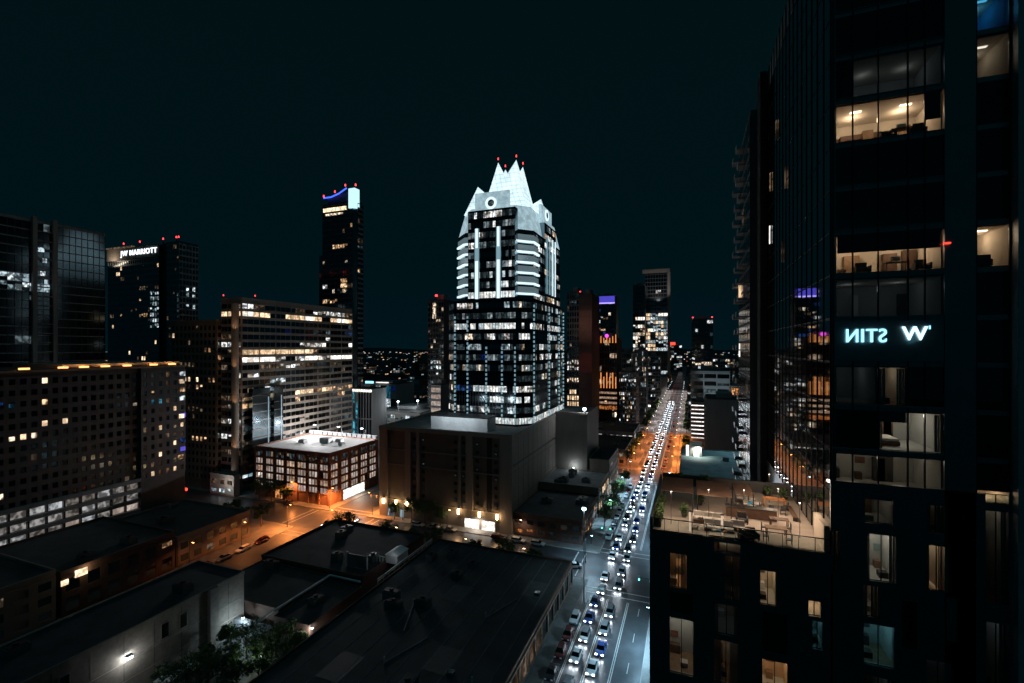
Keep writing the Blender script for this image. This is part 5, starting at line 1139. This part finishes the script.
for x, y, e in ((-109, 122, 30000), (-129, 141, 42000), (-109.5, 141.5, 30000), (-129, 121, 28000), (-129.5, 88, 800), (-150, 141.5, 7000), (-129.5, 104, 2500)):
    street_lamp(x, y, 8, (1, .30, .07), 'lamp_sodium', e, 'orange sodium lamp around the side road crossing', 'sodium lamps around the crossing', 1.5, 1 if x < -120 else -1)
for x, y, e in ((-96, 141, 500), (-86, 121.5, 260), (-78, 141, 360), (-62, 121.5, 260), (-52, 141, 500), (-44, 121.5, 260)):
    street_lamp(x, y, 6, (1, .72, .52), 'lamp_warm', e, 'warm low lamp along the cross street by the concrete garage', 'warm lamps along the cross street', 1, 1)
x, y = seen(584, 603, 0)
t = thing('lamp_mast', 'very tall thin mast with a bluish white lamp at the avenue crossing', 'lamp mast', (x, y, .14))
q = MB(); q.tube((x, y, .14), (x, y, 22.6), .16, .08, 'grey_metal', 8); q.build('mast', t); q = MB(); q.tube((x, y, 22.6), (x, y, 23.3), .5, .4, 'lamp_cool', 12); q.build('lamp_globe', t)
q = MB(); q.tube((x, y, 23.32), (x, y, 23.6), .6, .15, 'dark_metal', 12); q.build('lamp_cap', t); light('SPOT', (x, y, 22.4), 3000, (.6, .88, 1), t, .2, (0, 0, 0), 100)
# traffic signals
def signal(x, y, label, m='green_light', side=-1, arm=6):
    t = thing('traffic_light', label, 'traffic light', (x, y, .14)); q = MB(); q.tube((x, y, .14), (x, y, 6.2), .12, .09, 'dark_metal'); q.tube((x, y, 6), (x+side*arm, y, 6.3), .07, .05, 'dark_metal', 6); q.build('pole', t)
    for k in (arm, arm-2.6):
        q = MB(); xx = x+side*k; q.box(xx-.2, y-.18, 5.5, xx+.2, y+.12, 6.6, 'black_panel'); hd = q.build('signal_head', t); q = MB(); q.tube((xx, y-.2, 5.75 if m == 'green_light' else 6.35), (xx, y-.28, 5.75 if m == 'green_light' else 6.35), .15, .15, m, 10); q.build('signal_lens', hd)
signal(-5.5, 116, 'traffic light arm with green lenses reaching over the avenue at the near crossing'); signal(-29, 145, 'traffic light arm with green lenses on the garage side of the avenue', side=1)
signal(-5.5, 221, 'traffic light arm at the second crossing of the avenue', 'red_light'); signal(-106, 144, 'traffic light arm with red lenses at the orange-lit side crossing', 'red_light', side=-1)

# ================================================================== CARS
def car_proto(label, body, lights, group, estate=False, loc=(0,0,0)):
    t = thing('car', label, 'car', (0,0,0), group)                    # front faces -Y
    def prof(P, w0, w1, mat, mb):
        n = len(P); i = len(mb.v); k = mb.mi(mat)
        for s_, ww in ((-1, w0), (1, w0)): mb.v += [(s_*(ww if z < 1.0 else w1), y_, z) for y_, z in P]
        mb.f.append([i+a for a in range(n)]); mb.m.append(k); mb.f.append([i+n+a for a in range(n)][::-1]); mb.m.append(k)
        for a in range(n): c = (a+1) % n; mb.f.append([i+a,i+n+a,i+n+c,i+c]); mb.m.append(k)
    q = MB(); prof([(-2.2,.3),(-2.25,.62),(-1.9,.78),(-1.1,.92),(1.5 if not estate else 2.1,.95),(2.2,.85),(2.25,.35)], .9, .9, body, q)
    o = q.build('body', t, bevel=.06)
    tp = [(-1.1,.93),(-.45,1.42),(.75 if not estate else 1.9,1.44),(1.55 if not estate else 2.15,.96)]
    q = MB(); prof(tp, .8, .66, 'dark_glass', q); q.build('cabin_glass', t); q = MB(); q.box(-.62, -.42, 1.42, .62, .74 if not estate else 1.85, 1.49, body); q.build('cabin_roof', t, bevel=.03)
    for sx in (-1, 1):
        for yy in (-1.4, 1.4): q = MB(); q.tube((sx*.72, yy, .33), (sx*.93, yy, .33), .33, .33, 'rubber', 14); wh = q.build('wheel', t); q = MB(); q.tube((sx*.9, yy, .33), (sx*.945, yy, .33), .19, .17, 'grey_metal', 10); q.build('rim', wh)
        q = MB(); q.box(sx*.62-.2, -2.31, .55, sx*.62+.2, -2.17, .76, 'headlight' if lights == 'head' else 'white_metal'); q.build('headlight', t)
        q = MB(); q.box(sx*.66-.18, 2.17, .62, sx*.66+.18, 2.31, .8, 'red_light' if lights == 'tail' else 'red_plastic'); q.build('taillight', t)
    if lights == 'head': light('SPOT', (0, -2.5, .85), 1500, (.80, .90, 1), t, .12, (rad(72), 0, math.pi), 110, 'headlight_beam', 1)
    return t
surf('paint_white', (.7, .7, .7), .25, vary=.03); surf('paint_white2', (.6, .58, .52), .3, vary=.03); surf('paint_silver', (.35, .36, .38), .3, .5, vary=.03); surf('paint_black', (.02, .02, .025), .2, vary=.05); surf('paint_blue', (.03, .06, .2), .25, vary=.05); surf('paint_red', (.10, .012, .012), .25, vary=.05)
r = random.Random(5)
protos = [car_proto('', p, 'head', 'oncoming cars with headlights on', e_) for p, e_ in (('paint_silver', True), ('paint_white', False), ('paint_black', True), ('paint_blue', False))]
names = ['silver', 'white', 'black', 'blue']
used = [False]*4
def put(pl, k, used, loc, rz, label, group):
    if not used[k]: o = pl[k]; used[k] = True; o.location = loc; o.rotation_euler.z = rz; o['label'] = label; o['group'] = group; return o
    return dup(pl[k], loc, rz, label, group)
for lane, y0 in ((-21.1, 62), (-17.3, 59)):
    y = y0
    while y < 560:
        if not (y < 62 or any(abs(y-(q+12)) < 0 for q in YS)):
            k = r.randrange(4); put(protos, k, used, (lane+r.uniform(-.4, .4), y, .012), r.uniform(-.01, .01), f'{names[k]} car driving towards the viewer with white headlights on', f'{names[k]} oncoming cars on the avenue')
        y += r.choice([6.2, 7, 7.6, 9, 13]) if y < 330 else r.uniform(9, 18)
tails = [car_proto('', p, 'tail', '') for p in ('paint_silver', 'paint_black')]; ut = [False]*2
for y in (250, 262, 271, 290, 301, 318, 334, 352, 378, 402, 440, 480):
    k = r.randrange(2); put(tails, k, ut, (-12.2+r.uniform(-.3, .3), y, .012), math.pi, f'{("silver", "black")[k]} car driving away with red tail lamps lit', f'{("silver", "black")[k]} departing cars on the avenue')
for c in list(tails): pass
prk = [car_proto('', p, 'off', '', e) for p, e in (('paint_silver', False), ('paint_white', True), ('paint_black', False), ('paint_red', True))]; up = [False]*4; pn = ['silver sedan', 'white estate car', 'black sedan', 'red estate car']
spots = [(-24.4, y, 0, 'along the near kerb of the avenue') for y in (72, 78, 84.5, 91, 97, 103.5)]+[(-24.6, y, 0, 'along the garage-side kerb of the avenue') for y in (152, 158, 164.5, 170.5, 177, 184, 196, 203, 210)]
spots += [(-9.7, y, math.pi, 'by the terrace-side kerb of the avenue') for y in (152, 158.5, 165, 176, 183)]
spots += [(-127.4+.5, y, 0, 'by the low shops on the side road') for y in (84, 90, 96.3, 102.5, 109)]+[(x, 138.4, math.pi/2, 'on the cross street below the garage') for x in (-88, -82, -75.5, -58, -51, -44.5)]+[(x, 123.6, -math.pi/2, 'on the cross street by the black roofs') for x in (-96, -62, -54)]
for x, y, rz, where in spots:
    k = r.randrange(4); put(prk, k, up, (x, y, .012), rz, f'{pn[k]} parked {where}', f'{pn[k]}s parked {where}')
for pl, us in ((protos, used), (tails, ut), (prk, up)):
    for o, u in zip(pl, us):
        if not u:
            for c in ALLKIDS(o): bpy.data.objects.remove(c)
            bpy.data.objects.remove(o)
k = 0
for x, y, rz in ((-118, 128, 0.1), (-112.5, 133.5, 1.57), (-30.5, 128, -1.2)):
    o = car_proto(('car with headlights turning in the middle of the orange crossing', 'car crossing the orange-lit junction with headlights on', 'car with headlights turning into the avenue from the cross street')[k], ('paint_black', 'paint_silver', 'paint_white')[k], 'head', None); o.location = (x, y, .012); o.rotation_euler.z = rz; k += 1

# ================================================================== TREES
def crown_mesh(seed, R_, H_):
    r = random.Random(seed); q = MB(); cl = []
    for k in range(26):
        a = r.uniform(0, 6.28); rr = R_*math.sqrt(r.random())*.8; z = r.uniform(-.45, .5)*H_; cl.append((math.cos(a)*rr, math.sin(a)*rr, z, r.uniform(.5, 1.15)*R_*.34))
    for cx, cy_, cz, cr_ in cl:
        for j in range(75):
            v = Vector((r.gauss(0, 1), r.gauss(0, 1), r.gauss(0, .8))).normalized()*cr_*r.uniform(.55, 1.1); c = Vector((cx, cy_, cz))+v; s_ = r.uniform(.09, .2)
            n_ = Vector((r.gauss(0, 1), r.gauss(0, 1), r.gauss(0, 1)+.6)).normalized(); u = n_.orthogonal().normalized()*s_; w_ = n_.cross(u)
            q.poly([tuple(c-u-w_*.6), tuple(c+u-w_*.6), tuple(c+u*.6+w_), tuple(c-u*.6+w_)], 'foliage')
    return q.mesh('crown')
def trunk_mesh(seed, H_, R_):
    r = random.Random(seed); q = MB(); q.tube((0, 0, 0), (.1, .05, H_*.55), .2, .13, 'bark', 8)
    for k in range(6): a = k*1.05+r.uniform(0, .5); q.tube((.1, .05, H_*(.35+.05*k)), (math.cos(a)*R_*.6, math.sin(a)*R_*.6, H_*(.75+.04*r.random())), .09, .03, 'bark', 6)
    return q.mesh('trunk')
kinds = [(crown_mesh(1, 3.2, 4.2), trunk_mesh(1, 7, 3.2), 5.2), (crown_mesh(2, 2.5, 3.6), trunk_mesh(2, 6, 2.5), 4.4), (crown_mesh(3, 4.0, 4.6), trunk_mesh(3, 8, 4), 6)]
def tree(x, y, k, label, group, s_=1):
    t = thing('tree', label, 'tree', (x, y, .14), group, random.Random(int(x*7+y)).uniform(0, 6)); cm_, tm, hc = kinds[k]
    for nm, me, z in (('trunk', tm, 0), ('crown', cm_, hc)):
        o = bpy.data.objects.new(nm, me); COL.objects.link(o); o.parent = t; o.location = (0, 0, z)
    t.scale = (s_, s_, s_*.95)
for x, y, k in ((-27.4, 160, 0), (-27.2, 169, 2), (-27.4, 178, 1), (-27.3, 188, 0), (-27.6, 200, 1), (-27.4, 213, 1)): tree(x, y, k, 'leafy tree on the garage-side pavement of the avenue', 'trees on the garage-side pavement')
for x, y, k in ((-4.8, 146, 0), (-4.9, 158, 1), (-4.7, 188, 2), (-4.8, 205, 0), (-4.6, 130, 1)): tree(x, y, k, 'green-lit tree on the terrace-side pavement of the avenue', 'trees on the terrace-side pavement')
for y in list(range(250, 322, 12))+list(range(352, 424, 14))+list(range(452, 525, 16)):
    tree(-31.2, y, y % 2, 'dark street tree far along the west pavement of the avenue', 'far trees on the west pavement'); tree(-2.4, y+4, (y+1) % 2, 'dark street tree far along the east pavement of the avenue', 'far trees on the east pavement')
for x, y, k in ((-99, 140.5, 1), (-92, 140.6, 0), (-86.5, 140.4, 2), (-80.5, 140.6, 1)): tree(x, y, k, 'dark street tree in front of the concrete garage', 'trees before the concrete garage')
for x, y, k in ((-104, 121.4, 2), (-88, 121.5, 0), (-80, 121.3, 1), (-72, 121.6, 0), (-58, 121.5, 1), (-49, 121.3, 0), (-40, 121.4, 1)): tree(x, y, k, 'dark street tree along the black-roofed near block', 'trees along the near block')
for x, y, k in ((-164, 139.8, 2), (-157, 139.5, 2), (-150, 140.2, 1)): tree(x, y, k, 'dark tree on the pavement before the brick corner block', 'trees before the brick block')
for x, y, k in ((-152, 118, 0), (-145, 117.5, 1), (-138, 118.4, 0)): tree(x, y, k, 'dark tree behind the low shops of the side road', 'trees by the low shops')
for x, y, k in ((-84, 54, 2), (-79.5, 60, 0), (-86, 61, 1), (-76, 66, 2), (-74, 56, 1), (-82, 67, 2), (-78, 49, 0), (-88, 67.5, 1), (-72.4, 71, 1), (-73, 62, 0), (-77, 71, 0), (-81, 63, 1), (-76, 60, 1), (-80, 56, 2), (-71.5, 66, 2)): tree(x, y, k, 'lamp-lit courtyard tree between the warehouse and the black roof', 'courtyard trees', .85)
for x, y, k in ((-1.2, 56.6, 1), (1.5, 56.6, 1)):
    t = thing('planter', ('round leafy planter at the terrace corner by the avenue', 'round leafy planter behind the middle pergola')[int(x > 0)], 'planter', (x, y, TZ)); q = MB(); q.tube((x, y, TZ), (x, y, TZ+.6), .35, .45, 'dark_stone', 14); q.build('pot', t)
    o = bpy.data.objects.new('shrub', kinds[1][0]); COL.objects.link(o); o.parent = t; o.location = (0, 0, 1.1); o.scale = (.25, .25, .25)
for j, (x0, x1, y0, y1) in enumerate(((-2.9, -2.4, 43.2, 49.6),)):
    r = random.Random(3); q = MB(); q.box(x0, y0, TZ, x1, y1, TZ+.5, 'dark_stone'); t = thing('planter', 'long planter hedge on the avenue edge of the terrace', 'planter', ((x0+x1)/2, (y0+y1)/2, TZ)); q.build('trough', t)
    q = MB()
    for k in range(1400):
        c = Vector((r.uniform(x0-.1, x1+.1), r.uniform(y0, y1), TZ+.5+abs(r.gauss(0, .3)))); n_ = Vector((r.gauss(0,1), r.gauss(0,1), r.gauss(0,1))).normalized(); u = n_.orthogonal()*.05; w_ = n_.cross(u); q.poly([tuple(c-u-w_), tuple(c+u-w_), tuple(c+u+w_), tuple(c-u+w_)], 'foliage')
    q.build('hedge', t)
S.camera = cam
